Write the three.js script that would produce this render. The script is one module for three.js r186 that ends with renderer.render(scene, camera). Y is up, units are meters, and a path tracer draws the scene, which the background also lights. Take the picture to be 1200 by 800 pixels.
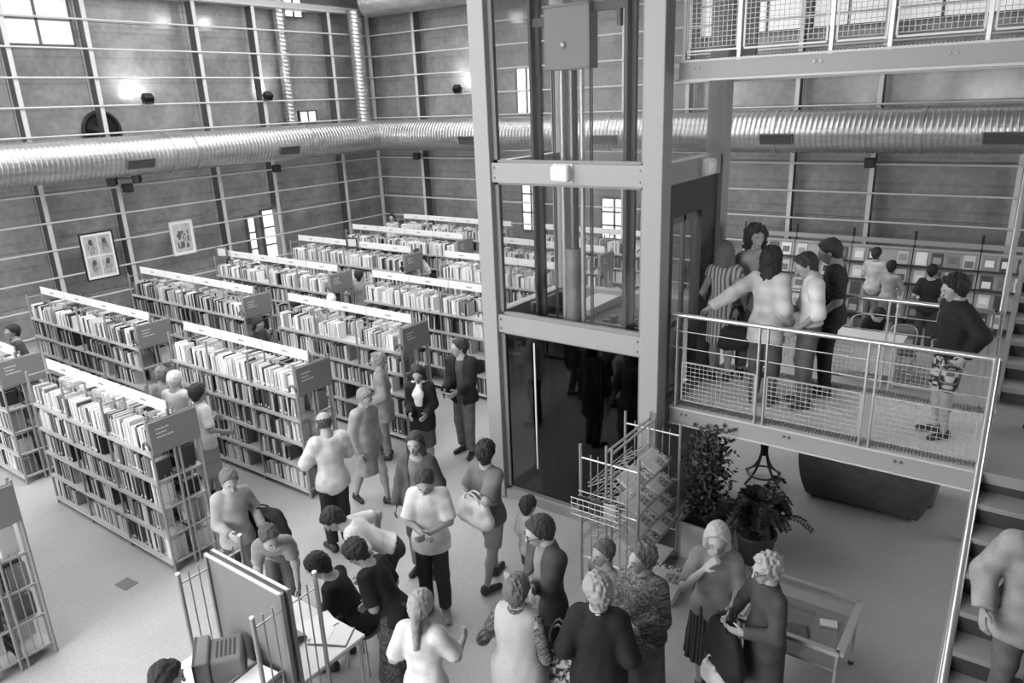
import * as THREE from 'three';
import { mergeGeometries } from 'three/addons/utils/BufferGeometryUtils.js';
import { RoundedBoxGeometry } from 'three/addons/geometries/RoundedBoxGeometry.js';
import { RectAreaLightUniformsLib } from 'three/addons/lights/RectAreaLightUniformsLib.js';

// ------------------------------------------------------------------ camera, light, exposure
RectAreaLightUniformsLib.init();
const scene = new THREE.Scene();
scene.background = new THREE.Color(0x050505);
const camera = new THREE.PerspectiveCamera(49.43, 1.5, 0.1, 100);
camera.position.set(0, 4.8, 0);
camera.rotation.order = 'YXZ';
camera.rotation.set(-0.313247, 0.637521, -0.040531);
const renderer = new THREE.WebGLRenderer({ antialias: true });
renderer.toneMapping = THREE.LinearToneMapping;
renderer.toneMappingExposure = 0.77;
renderer.shadowMap.enabled = true;
const SKYLIGHT = 4.4; const NEARFILL = 17;         // rooflights over the library hall; added unseen windows for front fill
const SPOT = 6;            // small black uplights
const CEIL = 8.3, XL = -17.93, ZF = -17.5, XR = 6.5, ZN = 6.5;

// ------------------------------------------------------------------ helpers
let seed = 7;
const rnd = () => { seed = (seed * 1664525 + 1013904223) >>> 0; return seed / 4294967296; };
const rr = (a, b) => a + (b - a) * rnd();
const pick = a => a[Math.floor(rnd() * a.length)];
const V = (x, y, z) => new THREE.Vector3(x, y, z);
const grey = v => new THREE.Color().setRGB(v / 255, v / 255, v / 255, THREE.SRGBColorSpace);
const mats = new Map();
function M(v, rough = 0.7, metal = 0, extra) {
  const k = v + '|' + rough + '|' + metal + '|' + (extra ? JSON.stringify(extra, (a, b) => (b && b.isTexture ? b.uuid : b)) : '');
  if (!mats.has(k)) {
    const C = extra && (extra.clearcoat || extra.transmission || extra.sheen) ? THREE.MeshPhysicalMaterial : THREE.MeshStandardMaterial;
    const o = Object.assign({ color: grey(v), roughness: rough, metalness: metal }, extra || {});
    if (o.em) { o.emissive = grey(o.emv || 255); o.emissiveIntensity = o.em; delete o.em; delete o.emv; }
    mats.set(k, new C(o));
  }
  return mats.get(k);
}
const taken = new Map();
function numbered(n) { const c = taken.get(n) || 0; taken.set(n, c + 1); return c ? n + '_' + String(c).padStart(3, '0') : n; }
function shadows(o) { o.castShadow = true; o.receiveShadow = true; return o; }
function part(name, geo, m, parent) { const o = shadows(new THREE.Mesh(geo, m)); o.name = name; parent.add(o); return o; }
function tag(o, label, category, group) { o.userData.label = label; o.userData.category = category; if (group) o.userData.group = group; return o; }
function thing(name, label, category, x = 0, y = 0, z = 0, turn = 0, group) {
  const o = new THREE.Group(); o.name = numbered(name); o.position.set(x, y, z); o.rotation.y = turn; scene.add(o);
  return tag(o, label, category, group);
}
function single(name, geo, m, label, category, group) { const o = part(numbered(name), geo, m, scene); return tag(o, label, category, group); }
function structure(name, label) { const o = new THREE.Group(); o.name = name; scene.add(o); o.userData = { kind: 'structure', label, category: name.split('_')[0] }; return o; }
function box(w, h, d, x = 0, y = 0, z = 0) { const g = new THREE.BoxGeometry(w, h, d); g.translate(x, y, z); return g; }
function span(x0, x1, y0, y1, z0, z1) { return box(Math.abs(x1 - x0), Math.abs(y1 - y0), Math.abs(z1 - z0), (x0 + x1) / 2, (y0 + y1) / 2, (z0 + z1) / 2); }
function rbox(w, h, d, r, x = 0, y = 0, z = 0, seg = 2) { const g = new RoundedBoxGeometry(w, h, d, seg, r); g.translate(x, y, z); return g; }
const UP = V(0, 1, 0);
function rod(a, b, r, seg = 8, r2) {
  const A = V(...a), B = V(...b), L = A.distanceTo(B);
  const g = new THREE.CylinderGeometry(r2 === undefined ? r : r2, r, L, seg, 1);
  g.applyQuaternion(new THREE.Quaternion().setFromUnitVectors(UP, B.clone().sub(A).normalize()));
  g.translate((A.x + B.x) / 2, (A.y + B.y) / 2, (A.z + B.z) / 2);
  return g;
}
function tube(pts, r, n = 24, seg = 8, closed = false) { return new THREE.TubeGeometry(new THREE.CatmullRomCurve3(pts.map(p => V(...p)), closed, 'centripetal'), n, r, seg, closed); }
function merge(list) {
  const a = list.map(g => { const q = g.index ? g.toNonIndexed() : g.clone(); for (const k of Object.keys(q.attributes)) if (!['position', 'normal', 'uv'].includes(k)) q.deleteAttribute(k); return q; });
  return mergeGeometries(a, false);
}
function sphere(r, x, y, z, sx = 1, sy = 1, sz = 1, n = 12) { const g = new THREE.SphereGeometry(r, n, Math.max(6, n * 0.7 | 0)); g.scale(sx, sy, sz); g.translate(x, y, z); return g; }

// value noise used by the textures and by hair
function hash(i, j, k) { let h = (i * 374761393 + j * 668265263 + k * 2147483647) | 0; h = Math.imul(h ^ (h >>> 13), 1274126177); return ((h ^ (h >>> 16)) >>> 0) / 4294967296; }
function vnoise(x, y, z) {
  const i = Math.floor(x), j = Math.floor(y), k = Math.floor(z); let u = x - i, v = y - j, w = z - k;
  u = u * u * (3 - 2 * u); v = v * v * (3 - 2 * v); w = w * w * (3 - 2 * w);
  const L = (a, b, t) => a + (b - a) * t;
  return L(L(L(hash(i, j, k), hash(i + 1, j, k), u), L(hash(i, j + 1, k), hash(i + 1, j + 1, k), u), v),
    L(L(hash(i, j, k + 1), hash(i + 1, j, k + 1), u), L(hash(i, j + 1, k + 1), hash(i + 1, j + 1, k + 1), u), v), w);
}
function tex(n, fn, rx = 1, ry = 1) {
  const d = new Uint8Array(n * n * 4);
  for (let y = 0; y < n; y++) for (let x = 0; x < n; x++) { const v = Math.max(0, Math.min(255, fn(x / n, y / n))); const i = (y * n + x) * 4; d[i] = d[i + 1] = d[i + 2] = v; d[i + 3] = 255; }
  const t = new THREE.DataTexture(d, n, n); t.wrapS = t.wrapT = THREE.RepeatWrapping; t.magFilter = THREE.LinearFilter; t.minFilter = THREE.LinearMipmapLinearFilter; t.generateMipmaps = true;
  t.repeat.set(rx, ry); t.colorSpace = THREE.SRGBColorSpace; t.needsUpdate = true; return t;
}
// periodic noise for tiling
function pn(u, v, f, s) { const a = (x, y) => hash(((x % f) + f) % f, ((y % f) + f) % f, s); const x = u * f, y = v * f, i = Math.floor(x), j = Math.floor(y); let p = x - i, q = y - j; p = p * p * (3 - 2 * p); q = q * q * (3 - 2 * q); return (a(i, j) * (1 - p) + a(i + 1, j) * p) * (1 - q) + (a(i, j + 1) * (1 - p) + a(i + 1, j + 1) * p) * q; }
const T = {
  floor: tex(512, (u, v) => 205 + (pn(u, v, 256, 1) - .5) * 20 + (pn(u, v, 128, 2) - .5) * 8 + (pn(u, v, 6, 3) - .5) * 10, .5, .5),
  panel: tex(512, (u, v) => 200 + (pn(u, v, 5, 4) - .5) * 46 + (pn(u, v, 24, 5) - .5) * 26 + (pn(u, v, 200, 6) - .5) * 22 - (Math.abs(((v * 4) % 1) - .5) > .46 ? 14 : 0), .45, .45),
  galv: tex(256, (u, v) => 215 + (pn(u, v, 14, 7) - .5) * 40 + (pn(u, v, 60, 8) - .5) * 30, 1.2, 1.2),
  stripe: tex(64, u => ((u * 1) % 1 < .42 ? 120 : 225), 22, 1),
  flower: tex(256, (u, v) => { const a = pn(u, v, 9, 11), b = pn(u, v, 17, 12); return a > .62 ? 215 : a > .48 ? 120 : b > .6 ? 150 : 45; }, 4, 4),
  small: tex(256, (u, v) => { const a = pn(u, v, 60, 13) * .6 + pn(u, v, 24, 33) * .4; return a > .58 ? 225 : a > .45 ? 175 : 120; }, 3, 3),
  knit: tex(128, (u, v) => 205 + 25 * Math.sin(u * 80 * Math.PI / 2) * Math.sin(v * 60 * Math.PI / 2) + (pn(u, v, 50, 14) - .5) * 30, 6, 6),
  cloth: tex(256, (u, v) => 222 + (pn(u, v, 7, 15) - .5) * 40 + (pn(u, v, 120, 16) - .5) * 26, 2, 2),
  pleat: tex(64, u => 150 + 70 * Math.sin(u * 2 * Math.PI), 26, 1),
  news: tex(256, (u, v) => { const col = (u * 4) % 1, row = (v * 34) % 1; if (v > .86) return pn(u, v, 30, 17) > .5 ? 60 : 215; if (col < .06) return 225; if (u > .5 && v > .45 && v < .75) return 90 + 90 * pn(u, v, 12, 18); return row < .5 ? 225 : 110 + 100 * pn(u, v, 120, 19); }),
};
// ------------------------------------------------------------------ shell
const mFloor = M(205, .45, 0, { map: T.floor });
const mPanel = new THREE.MeshPhysicalMaterial({ color: grey(164), map: T.panel, roughness: .55, clearcoat: .7, clearcoatRoughness: .14 });
const mPaint = M(190, .45), mMull = M(170, .5), mWeb = M(70, .5);
const mSteel = M(190, .35, .55), mGalv = new THREE.MeshStandardMaterial({ color: grey(208), map: T.galv, roughness: .34, metalness: .75 });
const mPostPaint = M(150, .55), mRail = M(205, .3, .7);
const mGlass = new THREE.MeshPhysicalMaterial({ color: grey(250), transmission: 1, roughness: .02, thickness: 0, ior: 1.45, side: THREE.DoubleSide });
const mSmoke = new THREE.MeshPhysicalMaterial({ color: grey(150), transmission: 1, roughness: .03, thickness: 0, ior: 1.5, side: THREE.DoubleSide });
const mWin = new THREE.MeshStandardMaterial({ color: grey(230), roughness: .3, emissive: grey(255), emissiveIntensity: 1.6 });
const mTube = new THREE.MeshStandardMaterial({ color: grey(240), roughness: .4, emissive: grey(255), emissiveIntensity: 3 });
const mBlack = M(28, .5), mWhite = M(235, .6);

function slabUV(g, s = 1) { // uv in metres from position, per dominant normal
  const p = g.attributes.position, n = g.attributes.normal, uv = new Float32Array(p.count * 2);
  for (let i = 0; i < p.count; i++) { const ax = Math.abs(n.getX(i)), ay = Math.abs(n.getY(i)), az = Math.abs(n.getZ(i)); const [a, b] = ay > ax && ay > az ? [p.getX(i), p.getZ(i)] : ax > az ? [p.getZ(i), p.getY(i)] : [p.getX(i), p.getY(i)]; uv[2 * i] = a * s; uv[2 * i + 1] = b * s; }
  g.setAttribute('uv', new THREE.BufferAttribute(uv, 2)); return g;
}
{
  const f = structure('floor', 'pale speckled lino floor of the library hall');
  part('lino', slabUV(span(XL - .8, XR, -.3, 0, ZF - .8, ZN)), mFloor, f);
  const c = structure('ceiling', 'white hall ceiling with rooflights');
  const holes = [[-16.6, -14.0], [-12.4, -9.8], [-8.9, -6.3]];
  part('ceiling_slab', span(XL - .8, XR, CEIL, CEIL + .3, ZF - .8, ZN), M(190, .8), c);
  const gs = structure('trim_1', 'unseen upper slab added to shade the stair side of the hall'); part('gallery_shade_slab', span(-2.9, XR, 5.85, 6.1, -6.2, ZN), M(80, .8), gs);  // unseen slab added to keep light off the right-hand floor
  const gf = structure('trim_2', 'unseen gallery floor under the photographer, added to shade the floor below'); part('gallery_shade_slab', span(-1.3, XR, 2.95, 3.2, -1.1, ZN), M(80, .8), gf); part('gallery_shade_wall', span(-1.3, -1.15, 0, 2.95, -1.1, ZN), M(80, .8), gf);  // out-of-view slab and wall added to shade the floor below
  for (const [a, b] of holes) {
    const r = thing('rooflight', 'long milky rooflight panel in the hall ceiling', 'rooflight', (a + b) / 2, CEIL - .012, -6.5, 0, 'rooflights over the hall');
    part('diffuser', box(b - a, .03, 20, 0, -.02, 0), new THREE.MeshStandardMaterial({ color: grey(240), emissive: grey(255), emissiveIntensity: 1.2 }), r);
    part('rim', merge([box(.06, .08, 20.1, a - (a + b) / 2 - .03, -.03, 0), box(.06, .08, 20.1, (b - a) / 2 + .03, -.03, 0)]), mWhite, r);
    const l = new THREE.RectAreaLight(0xffffff, SKYLIGHT, b - a - .1, 19.8); l.position.set((a + b) / 2, CEIL - .06, -6.5); l.rotation.x = -Math.PI / 2; scene.add(l);
  }
  const wr = structure('wall_right', 'painted wall beyond the staircase'); part('wall_face', span(XR, XR + .3, -.3, CEIL + .3, ZF - .8, ZN), M(150, .8), wr);
  { const o = structure('window_19', 'unseen window added beyond the staircase to light the right-hand faces'); for (let a = 0; a < 3; a++) part('pane', span(XR - .02, XR - .05, 2.2, 5.4, -13 + a * 1.6, -11.5 + a * 1.6), new THREE.MeshStandardMaterial({ color: grey(230), emissive: grey(255), emissiveIntensity: 1 }), o); part('window_frame', merge([span(XR, XR - .1, 2.1, 2.2, -13.1, -8.2), span(XR, XR - .1, 5.4, 5.5, -13.1, -8.2)]), M(150, .6), o); const l = new THREE.RectAreaLight(0xffffff, 7, 4.7, 3.2); l.position.set(XR - .12, 3.8, -10.65); l.rotation.y = Math.PI / 2; scene.add(l); }  // unseen window added as side light for stairs and lift columns
  const wn = structure('wall_near', 'painted wall behind the photographer'); part('wall_face', span(XL - .8, XR + .3, -.3, CEIL + .3, ZN, ZN + .3), M(190, .8), wn);
  [-16.6, -7.7, -5.1, -2.75].forEach((x, i) => {
    const o = structure('window_' + (20 + i), 'tall unseen window added behind the photographer for front fill light');  // unseen windows added as front fill
    for (let a = 0; a < 2; a++) for (let b = 0; b < 3; b++) part('pane', span(x - 1.2 + a * 1.22, x - .03 + a * 1.22, 2 + b * 1.6, 3.55 + b * 1.6, ZN - .02, ZN - .05), new THREE.MeshStandardMaterial({ color: grey(230), emissive: grey(255), emissiveIntensity: 1.2 }), o);
    part('window_frame', merge([span(x - 1.28, x + 1.28, 1.92, 2, ZN, ZN - .1), span(x - 1.28, x + 1.28, 6.76, 6.84, ZN, ZN - .1), span(x - 1.28, x - 1.2, 1.92, 6.84, ZN, ZN - .1), span(x + 1.2, x + 1.28, 1.92, 6.84, ZN, ZN - .1)]), M(150, .6), o);
    const l = new THREE.RectAreaLight(0xffffff, NEARFILL, 2.4, 4.7); l.position.set(x, 4.38, ZN - .12); scene.add(l);
  });
}
const railY = []; for (let i = 0; i < 13; i++) railY.push(.2 + .6067 * i);
function glazedWall(name, label, len, mull, place) {
  // local frame: u along the wall (0..len), w depth behind the rail line (positive = outside)
  const w = structure(name, label); w.position.set(...place.pos); w.rotation.y = place.turn;
  part('outer_skin', span(-.9, len, -.3, CEIL, .62, .9), M(110, .8), w);
  const edges = name === 'wall_left' ? [-.52, ...mull, len] : [0, ...mull, len + .52];
  for (let i = 0; i < edges.length - 1; i++) for (let r = 0; r < 7; r++) {
    const y0 = r * 1.2134 - .4, y1 = Math.min(CEIL, y0 + 1.2134); const a = edges[i], b = edges[i + 1]; if (y1 < 0) continue;
    part('panel', slabUV(span(a + .006, b - .006, Math.max(0, y0) + .005, y1 - .005, .52 + .004 * ((i + r) % 2), .56)), mPanel, w);
  }
  for (const u of mull) { part('mullion', span(u - .025, u + .025, 0, 7.45, .05, .34), mWeb, w); part('mullion_flange', span(u - .045, u + .045, 0, 7.45, .03, .055), mPaint, w); }
  part('mullion_flange', span(.0, .08, 0, 7.45, .03, .1), mPaint, w);
  for (const y of railY) if (y < 7.5) part('rail', rod([0, y, 0], [len, y, 0], .021, 8), mPaint, w);
  part('head_beam', span(0, len, 7.45, 7.62, .0, .4), mMull, w);
  return w;
}
// left wall: u runs from the corner towards the viewer (+z); outside is -x
glazedWall('wall_left', 'glazed steel framed wall along the bookcases', 24, [1.57, 4.16, 5.89, 8.58, 10.25, 12.9, 14.6, 17.2, 18.9, 21.6], { pos: [XL, 0, ZF], turn: -Math.PI / 2 });
// far wall: u runs from the right-hand wall towards the corner; outside is -z
glazedWall('wall_far', 'glazed steel framed wall behind the magazine shelves', 24.43, [1.1, 2.8, 5.45, 7.15, 9.78, 11.45, 14.0, 15.7, 18.32, 20.05, 22.69], { pos: [XR, 0, ZF], turn: Math.PI });
// lit windows seen in the outer skin (frame, panes, a daylight glow); high left ones imitate reflections
let winN = 0;
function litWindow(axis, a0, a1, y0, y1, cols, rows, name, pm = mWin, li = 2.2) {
  const o = structure(name || 'window_' + (++winN), 'bright daylit window or reflection glow in the outer wall skin');
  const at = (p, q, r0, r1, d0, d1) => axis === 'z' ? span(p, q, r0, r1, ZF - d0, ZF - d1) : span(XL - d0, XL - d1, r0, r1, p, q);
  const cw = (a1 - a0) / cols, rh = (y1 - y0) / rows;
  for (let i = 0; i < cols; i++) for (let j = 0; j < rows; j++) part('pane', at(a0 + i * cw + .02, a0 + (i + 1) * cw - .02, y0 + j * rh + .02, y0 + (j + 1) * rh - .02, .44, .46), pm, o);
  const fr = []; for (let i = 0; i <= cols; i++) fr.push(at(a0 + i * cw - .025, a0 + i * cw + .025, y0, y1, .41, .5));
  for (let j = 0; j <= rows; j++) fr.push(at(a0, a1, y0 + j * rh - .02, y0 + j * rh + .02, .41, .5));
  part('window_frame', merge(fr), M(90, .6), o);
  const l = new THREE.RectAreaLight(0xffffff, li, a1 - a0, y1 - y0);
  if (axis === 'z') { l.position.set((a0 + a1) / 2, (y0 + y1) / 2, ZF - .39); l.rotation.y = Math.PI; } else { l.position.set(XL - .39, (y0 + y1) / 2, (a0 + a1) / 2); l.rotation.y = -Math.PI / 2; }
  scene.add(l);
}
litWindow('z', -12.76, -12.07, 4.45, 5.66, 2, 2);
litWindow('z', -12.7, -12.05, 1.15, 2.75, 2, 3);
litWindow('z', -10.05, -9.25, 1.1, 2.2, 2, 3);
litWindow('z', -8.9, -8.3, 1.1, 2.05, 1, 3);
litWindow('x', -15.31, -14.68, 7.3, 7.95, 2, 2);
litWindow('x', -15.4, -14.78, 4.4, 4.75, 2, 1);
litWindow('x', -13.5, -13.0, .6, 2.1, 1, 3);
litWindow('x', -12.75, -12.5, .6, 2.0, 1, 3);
const mDull = new THREE.MeshStandardMaterial({ color: grey(200), roughness: .4, emissive: grey(255), emissiveIntensity: .55 }); // frosted clerestory panes, also the glow imitating left wall reflections
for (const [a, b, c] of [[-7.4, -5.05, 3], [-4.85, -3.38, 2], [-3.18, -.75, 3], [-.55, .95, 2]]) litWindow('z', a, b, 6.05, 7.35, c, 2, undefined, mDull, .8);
litWindow('x', -8.8, -7.35, 6.35, 7.4, 2, 2, undefined, mDull, .8);  // glowing panes standing in for the bright reflection high on the wall
litWindow('x', -7.15, -4.7, 6.35, 7.4, 3, 2, undefined, mDull, .8);  // more glowing panes for the same upper wall reflection

// ------------------------------------------------------------------ air ducts
function ribbed(len, r, pitch = .105) { // lathe along +y
  const pts = []; const n = Math.round(len / pitch); const p = len / n;
  for (let i = 0; i < n; i++) { const y = i * p; pts.push(new THREE.Vector2(r, y), new THREE.Vector2(r, y + p * .68), new THREE.Vector2(r + .016, y + p * .8), new THREE.Vector2(r + .016, y + p * .9)); }
  pts.push(new THREE.Vector2(r, len)); return new THREE.LatheGeometry(pts, 28);
}
function duct(name, label, from, dir, len, r, grilles = [], joints = []) {
  const d = thing(name, label, 'air duct', ...from);
  d.quaternion.setFromUnitVectors(UP, V(...dir));
  part('ribbed_pipe', ribbed(len, r), mGalv, d);
  for (const j of joints) { const g = new THREE.CylinderGeometry(r + .024, r + .024, .07, 28); g.translate(0, j, 0); part('joint_band', g, mGalv, d); }
  return d;
}
const DY = 3.95, DR = .43, DX = -17.2, DZ = -16.85;
function grille(parent, u, w, h, side) { // on the room side of a duct; local y along the duct
  const q = new THREE.Group(); q.name = 'outlet_grille'; parent.add(q);
  part('grille_frame', merge([box(.05, w, .02, 0, 0, h / 2), box(.05, w, .02, 0, 0, -h / 2), box(.05, .02, h, 0, w / 2, 0), box(.05, .02, h, 0, -w / 2, 0)]), M(96, .5, .3), q);
  part('grille_back', box(.03, w, h, -.012, 0, 0), M(66, .7), q);
  for (let i = 1; i < 5; i++) part('grille_blade', box(.035, w * .97, .006, .0, 0, -h / 2 + h * i / 5), M(104, .5, .3), q);
  return q;
}
{
  const L = 23.4; const d = duct('air_duct', 'ribbed galvanised air duct running along the left glazed wall', [DX, DY, DZ], [0, 0, 1], L, DR, [], [2.9, 6.4, 7.0, 12]);
  d.quaternion.setFromRotationMatrix(new THREE.Matrix4().makeBasis(V(1, 0, 0), V(0, 0, 1), V(0, -1, 0)));
  // local x = world x, local y = world z, local z = -world y
  for (const z of [-8.95, -13.05]) { const q = grille(d, 0, .62, .2); const a = .38; q.position.set(Math.cos(a) * (DR + .02), z - DZ, Math.sin(a) * (DR + .02)); q.rotation.y = -a; }
  const F = XR - DX; const e = duct('air_duct', 'ribbed galvanised air duct running along the far glazed wall', [DX, DY, DZ], [1, 0, 0], F, DR, [], [1.1, 4.6, 8.1, 12.1, 14.9, 18.1]);
  e.quaternion.setFromRotationMatrix(new THREE.Matrix4().makeBasis(V(0, 0, 1), V(1, 0, 0), V(0, 1, 0)));
  // local x = world z, local y = world x, local z = world y
  for (const [x, w] of [[-13.4, .62], [-9.15, .68], [-5.0, .66], [-.75, 1.0]]) { const q = grille(e, 0, w, .2); const a = -.3; q.position.set(Math.cos(a) * (DR + .02), x - DX, Math.sin(a) * (DR + .02)); q.rotation.y = -a; }
  const el = part('corner_elbow', sphere(DR + .012, 0, 0, 0, 1, 1, 1, 28), mGalv, d);
  // high duct under the ceiling along the far wall, with two drop pipes in the corner
  const u = duct('air_duct', 'high ribbed duct under the ceiling above the far wall', [-17.2, 7.72, -16.8], [1, 0, 0], 17, .42, [], [3, 7]);
  u.quaternion.setFromRotationMatrix(new THREE.Matrix4().makeBasis(V(0, 0, 1), V(1, 0, 0), V(0, 1, 0)));
  duct('drop_pipe', 'thin ribbed drop pipe between the frame and the left wall panels', [XL - .27, 4.4, -14.35], [0, 1, 0], 3.3, .16);
  duct('drop_pipe', 'thick ribbed drop pipe in the glazed corner', [XL + .38, 4.3, -16.55], [0, 1, 0], 3.2, .2);
}
{ // round black fan behind the left glazing
  const f = thing('ventilation_fan', 'round black fan opening behind the left glazing above the duct', 'fan', XL - .45, 4.5, -9.02);
  const ring = new THREE.TorusGeometry(.42, .05, 8, 32); ring.rotateY(Math.PI / 2); part('housing', ring, M(30, .6), f);
  const disc = new THREE.CylinderGeometry(.42, .42, .03, 32); disc.rotateZ(Math.PI / 2); disc.translate(-.02, 0, 0); part('back_plate', disc, M(14, .8), f);
  for (let i = 0; i < 5; i++) { const b = box(.012, .3, .13, .02, .2, 0); b.rotateY(.35); b.rotateX(i * Math.PI * 2 / 5); part('blade', b, M(24, .6), f); }
  part('hub', sphere(.07, .02, 0, 0, .6, 1, 1), M(40, .5), f);
}
// ------------------------------------------------------------------ small black lamps
function flood(label, x, y, z, ry, tilt, group, on) {
  const f = thing('floodlight', label, 'lamp', x, y, z, ry, group);
  const head = new THREE.Group(); head.name = 'lamp_head'; head.position.y = .13; head.rotation.x = tilt; f.add(head);
  part('housing', rbox(.24, .16, .15, .02), mBlack, head); part('lens', box(.2, .12, .012, 0, 0, .079), on ? mTube : M(60, .2), head);
  for (let i = -2; i <= 2; i++) part('cooling_fin', box(.012, .14, .05, i * .045, 0, -.095), mBlack, head);
  part('bracket', merge([box(.28, .02, .03, 0, .0, 0), box(.014, .14, .03, -.135, .07, 0), box(.014, .14, .03, .135, .07, 0)]), mBlack, f);
  if (on) { const s = new THREE.SpotLight(0xffffff, SPOT, 0, 1.35, 1, 2); const d = V(Math.sin(ry) * Math.cos(tilt), -Math.sin(tilt), Math.cos(ry) * Math.cos(tilt)); s.position.copy(V(x, y + .13, z).addScaledVector(d, .12)); s.target.position.copy(s.position).add(d); s.castShadow = true; s.shadow.radius = 4; scene.add(s); scene.add(s.target); }
}
flood('small black uplight on the left wall rail right of the round fan', XL + .06, 5.08, -9.98, -Math.PI / 2, -.75, 'uplights on the wall rails', true);
flood('small black uplight on the left wall rail near the drop pipe', XL + .06, 5.08, -13.39, -Math.PI / 2, -.75, 'uplights on the wall rails', true);
flood('small black uplight on the far wall rail near the corner', -14.51, 5.08, ZF + .06, Math.PI, -.75, 'uplights on the wall rails', true);
function speaker(label, x, y, z, ry, group) {
  const s = thing('loudspeaker', label, 'loudspeaker', x, y, z, ry, group);
  part('cabinet', rbox(.2, .2, .17, .025), mBlack, s);
  const c = new THREE.CylinderGeometry(.07, .07, .012, 18); c.rotateX(Math.PI / 2); c.translate(0, 0, .088); part('cone', c, M(48, .8), s);
  part('arm', rod([0, 0, -.08], [0, .02, -.4], .014), mBlack, s);
}
speaker('black loudspeaker hung below the far duct beside the magazine area', -3.26, 3.29, ZF + .35, 0, 'loudspeakers under the ducts');
speaker('black loudspeaker hung below the far duct near the glazed corner', -16.04, 3.31, ZF + .35, 0, 'loudspeakers under the ducts');
speaker('black loudspeaker hung below the left duct near its second grille', XL + .35, 3.28, -13.15, Math.PI / 2, 'loudspeakers under the ducts');
speaker('lowest black loudspeaker of the trio under the left duct', XL + .35, 3.22, -8.95, Math.PI / 2, 'loudspeakers under the ducts');
speaker('black loudspeaker turned forwards in the trio under the left duct', XL + .35, 3.41, -8.62, Math.PI / 2 - .8, 'loudspeakers under the ducts');
speaker('black loudspeaker turned backwards in the trio under the left duct', XL + .35, 3.42, -9.2, Math.PI / 2 + .8, 'loudspeakers under the ducts');
for (const [x, y, z, l] of [[-15.4, 7.45, -14.2, 'fluorescent batten hanging near the clerestory window'], [-14.2, 7.55, -13.6, 'fluorescent batten hanging below the high duct']]) {
  const b = thing('fluorescent_batten', l, 'lamp', x, y, z, .6, 'fluorescent battens'); part('tray', rbox(1.3, .05, .14, .015, 0, .05, 0), mWhite, b); part('tube', rod([-.6, 0, 0], [.6, 0, 0], .02), mTube, b);
  part('suspension_wire', merge([rod([-.5, .05, 0], [-.5, CEIL - y - .01, 0], .005), rod([.5, .05, 0], [.5, CEIL - y - .01, 0], .005)]), mSteel, b);
  const l2 = new THREE.PointLight(0xffffff, 6, 0, 2); l2.position.set(x, y - .06, z); l2.castShadow = true; l2.shadow.radius = 8; scene.add(l2);
}
{ const d = single('floor_plate', rbox(.2, .008, .15, .003, 0, .004, 0), M(120, .5, .3), 'small grey metal access plate set in the pale floor', 'floor plate'); d.position.set(-7.52, 0, -2.98); d.rotation.y = .1; }

// ------------------------------------------------------------------ framed posters
function poster(label, z0, z1, y0, y1, dark, fn) {
  const p = thing('framed_poster', label, 'poster', XL + .034, 0, (z0 + z1) / 2);
  const w = z0 - z1, h = y1 - y0, cy = (y0 + y1) / 2;
  part('frame', merge([box(.03, h, .03, 0, cy, w / 2), box(.03, h, .03, 0, cy, -w / 2), box(.03, .03, w, 0, y0, 0), box(.03, .03, w, 0, y1, 0)]), M(dark, .4), p);
  part('mount', box(.012, h, w, -.006, cy, 0), M(232, .6), p);
  const g = box(.006, h - .12, w - .12, .004, cy, 0); part('print', g, new THREE.MeshStandardMaterial({ map: tex(128, fn), roughness: .6 }), p);
}
poster('framed poster of four blurred portraits with black frame on left wall', -7.78, -8.52, 1.21, 2.28, 30, (u, v) => { const a = (u * 2) % 1, b = (v * 2) % 1; if (Math.abs(a - .5) > .46 || Math.abs(b - .5) > .46) return 215; const d = Math.hypot((a - .5) * 1.3, b - .42); const hd = Math.hypot(a - .5, b - .68); return hd < .16 ? 60 + 60 * pn(u, v, 30, 3) : d < .34 ? 110 + 70 * pn(u, v, 20, 4) : 160 + 30 * pn(u, v, 9, 5); });
poster('framed light print of a leafy plant with pale frame on left wall', -9.96, -10.56, 1.4, 2.23, 205, (u, v) => { const n = pn(u, v, 10, 21) * .7 + pn(u, v, 30, 22) * .3; const inside = Math.abs(u - .5) < .34 && v < .75 && v > .12; return inside && n > .5 ? 60 + 60 * pn(u, v, 40, 23) : 165 + 30 * pn(u, v, 5, 24); });
// ------------------------------------------------------------------ bookcases
const BAY = .927, DEP = .54, SHELF = [.1, .43, .76, 1.09, 1.42];
const mTubeGrey = M(150, .4, .35), mShelf = M(176, .5), mSignPanel = M(122, .55), mStrip = M(212, .5);
const gCache = {};
function endFrame(o, at, w, h, horiz, rods, pm = mTubeGrey, alongZ = true) { // a ladder-like end of tubes; w across
  const P = (t, y) => alongZ ? [at, y, t] : [t, y, at];
  for (const t of [-w / 2, w / 2]) part('end_post', rod(P(t, 0), P(t, h), .016), pm, o);
  for (const t of [-.03, .03]) part('end_post', rod(P(t, 0), P(t, h + .05), .013), pm, o);
  for (const y of horiz) part('crossbar', rod(P(-w / 2, y), P(w / 2, y), .009), mRail, o);
  for (const t of rods) part('thin_rod', rod(P(t, horiz[0] - .03), P(t, horiz[horiz.length - 1] + .05), .006, 6), pm, o);
}
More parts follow.
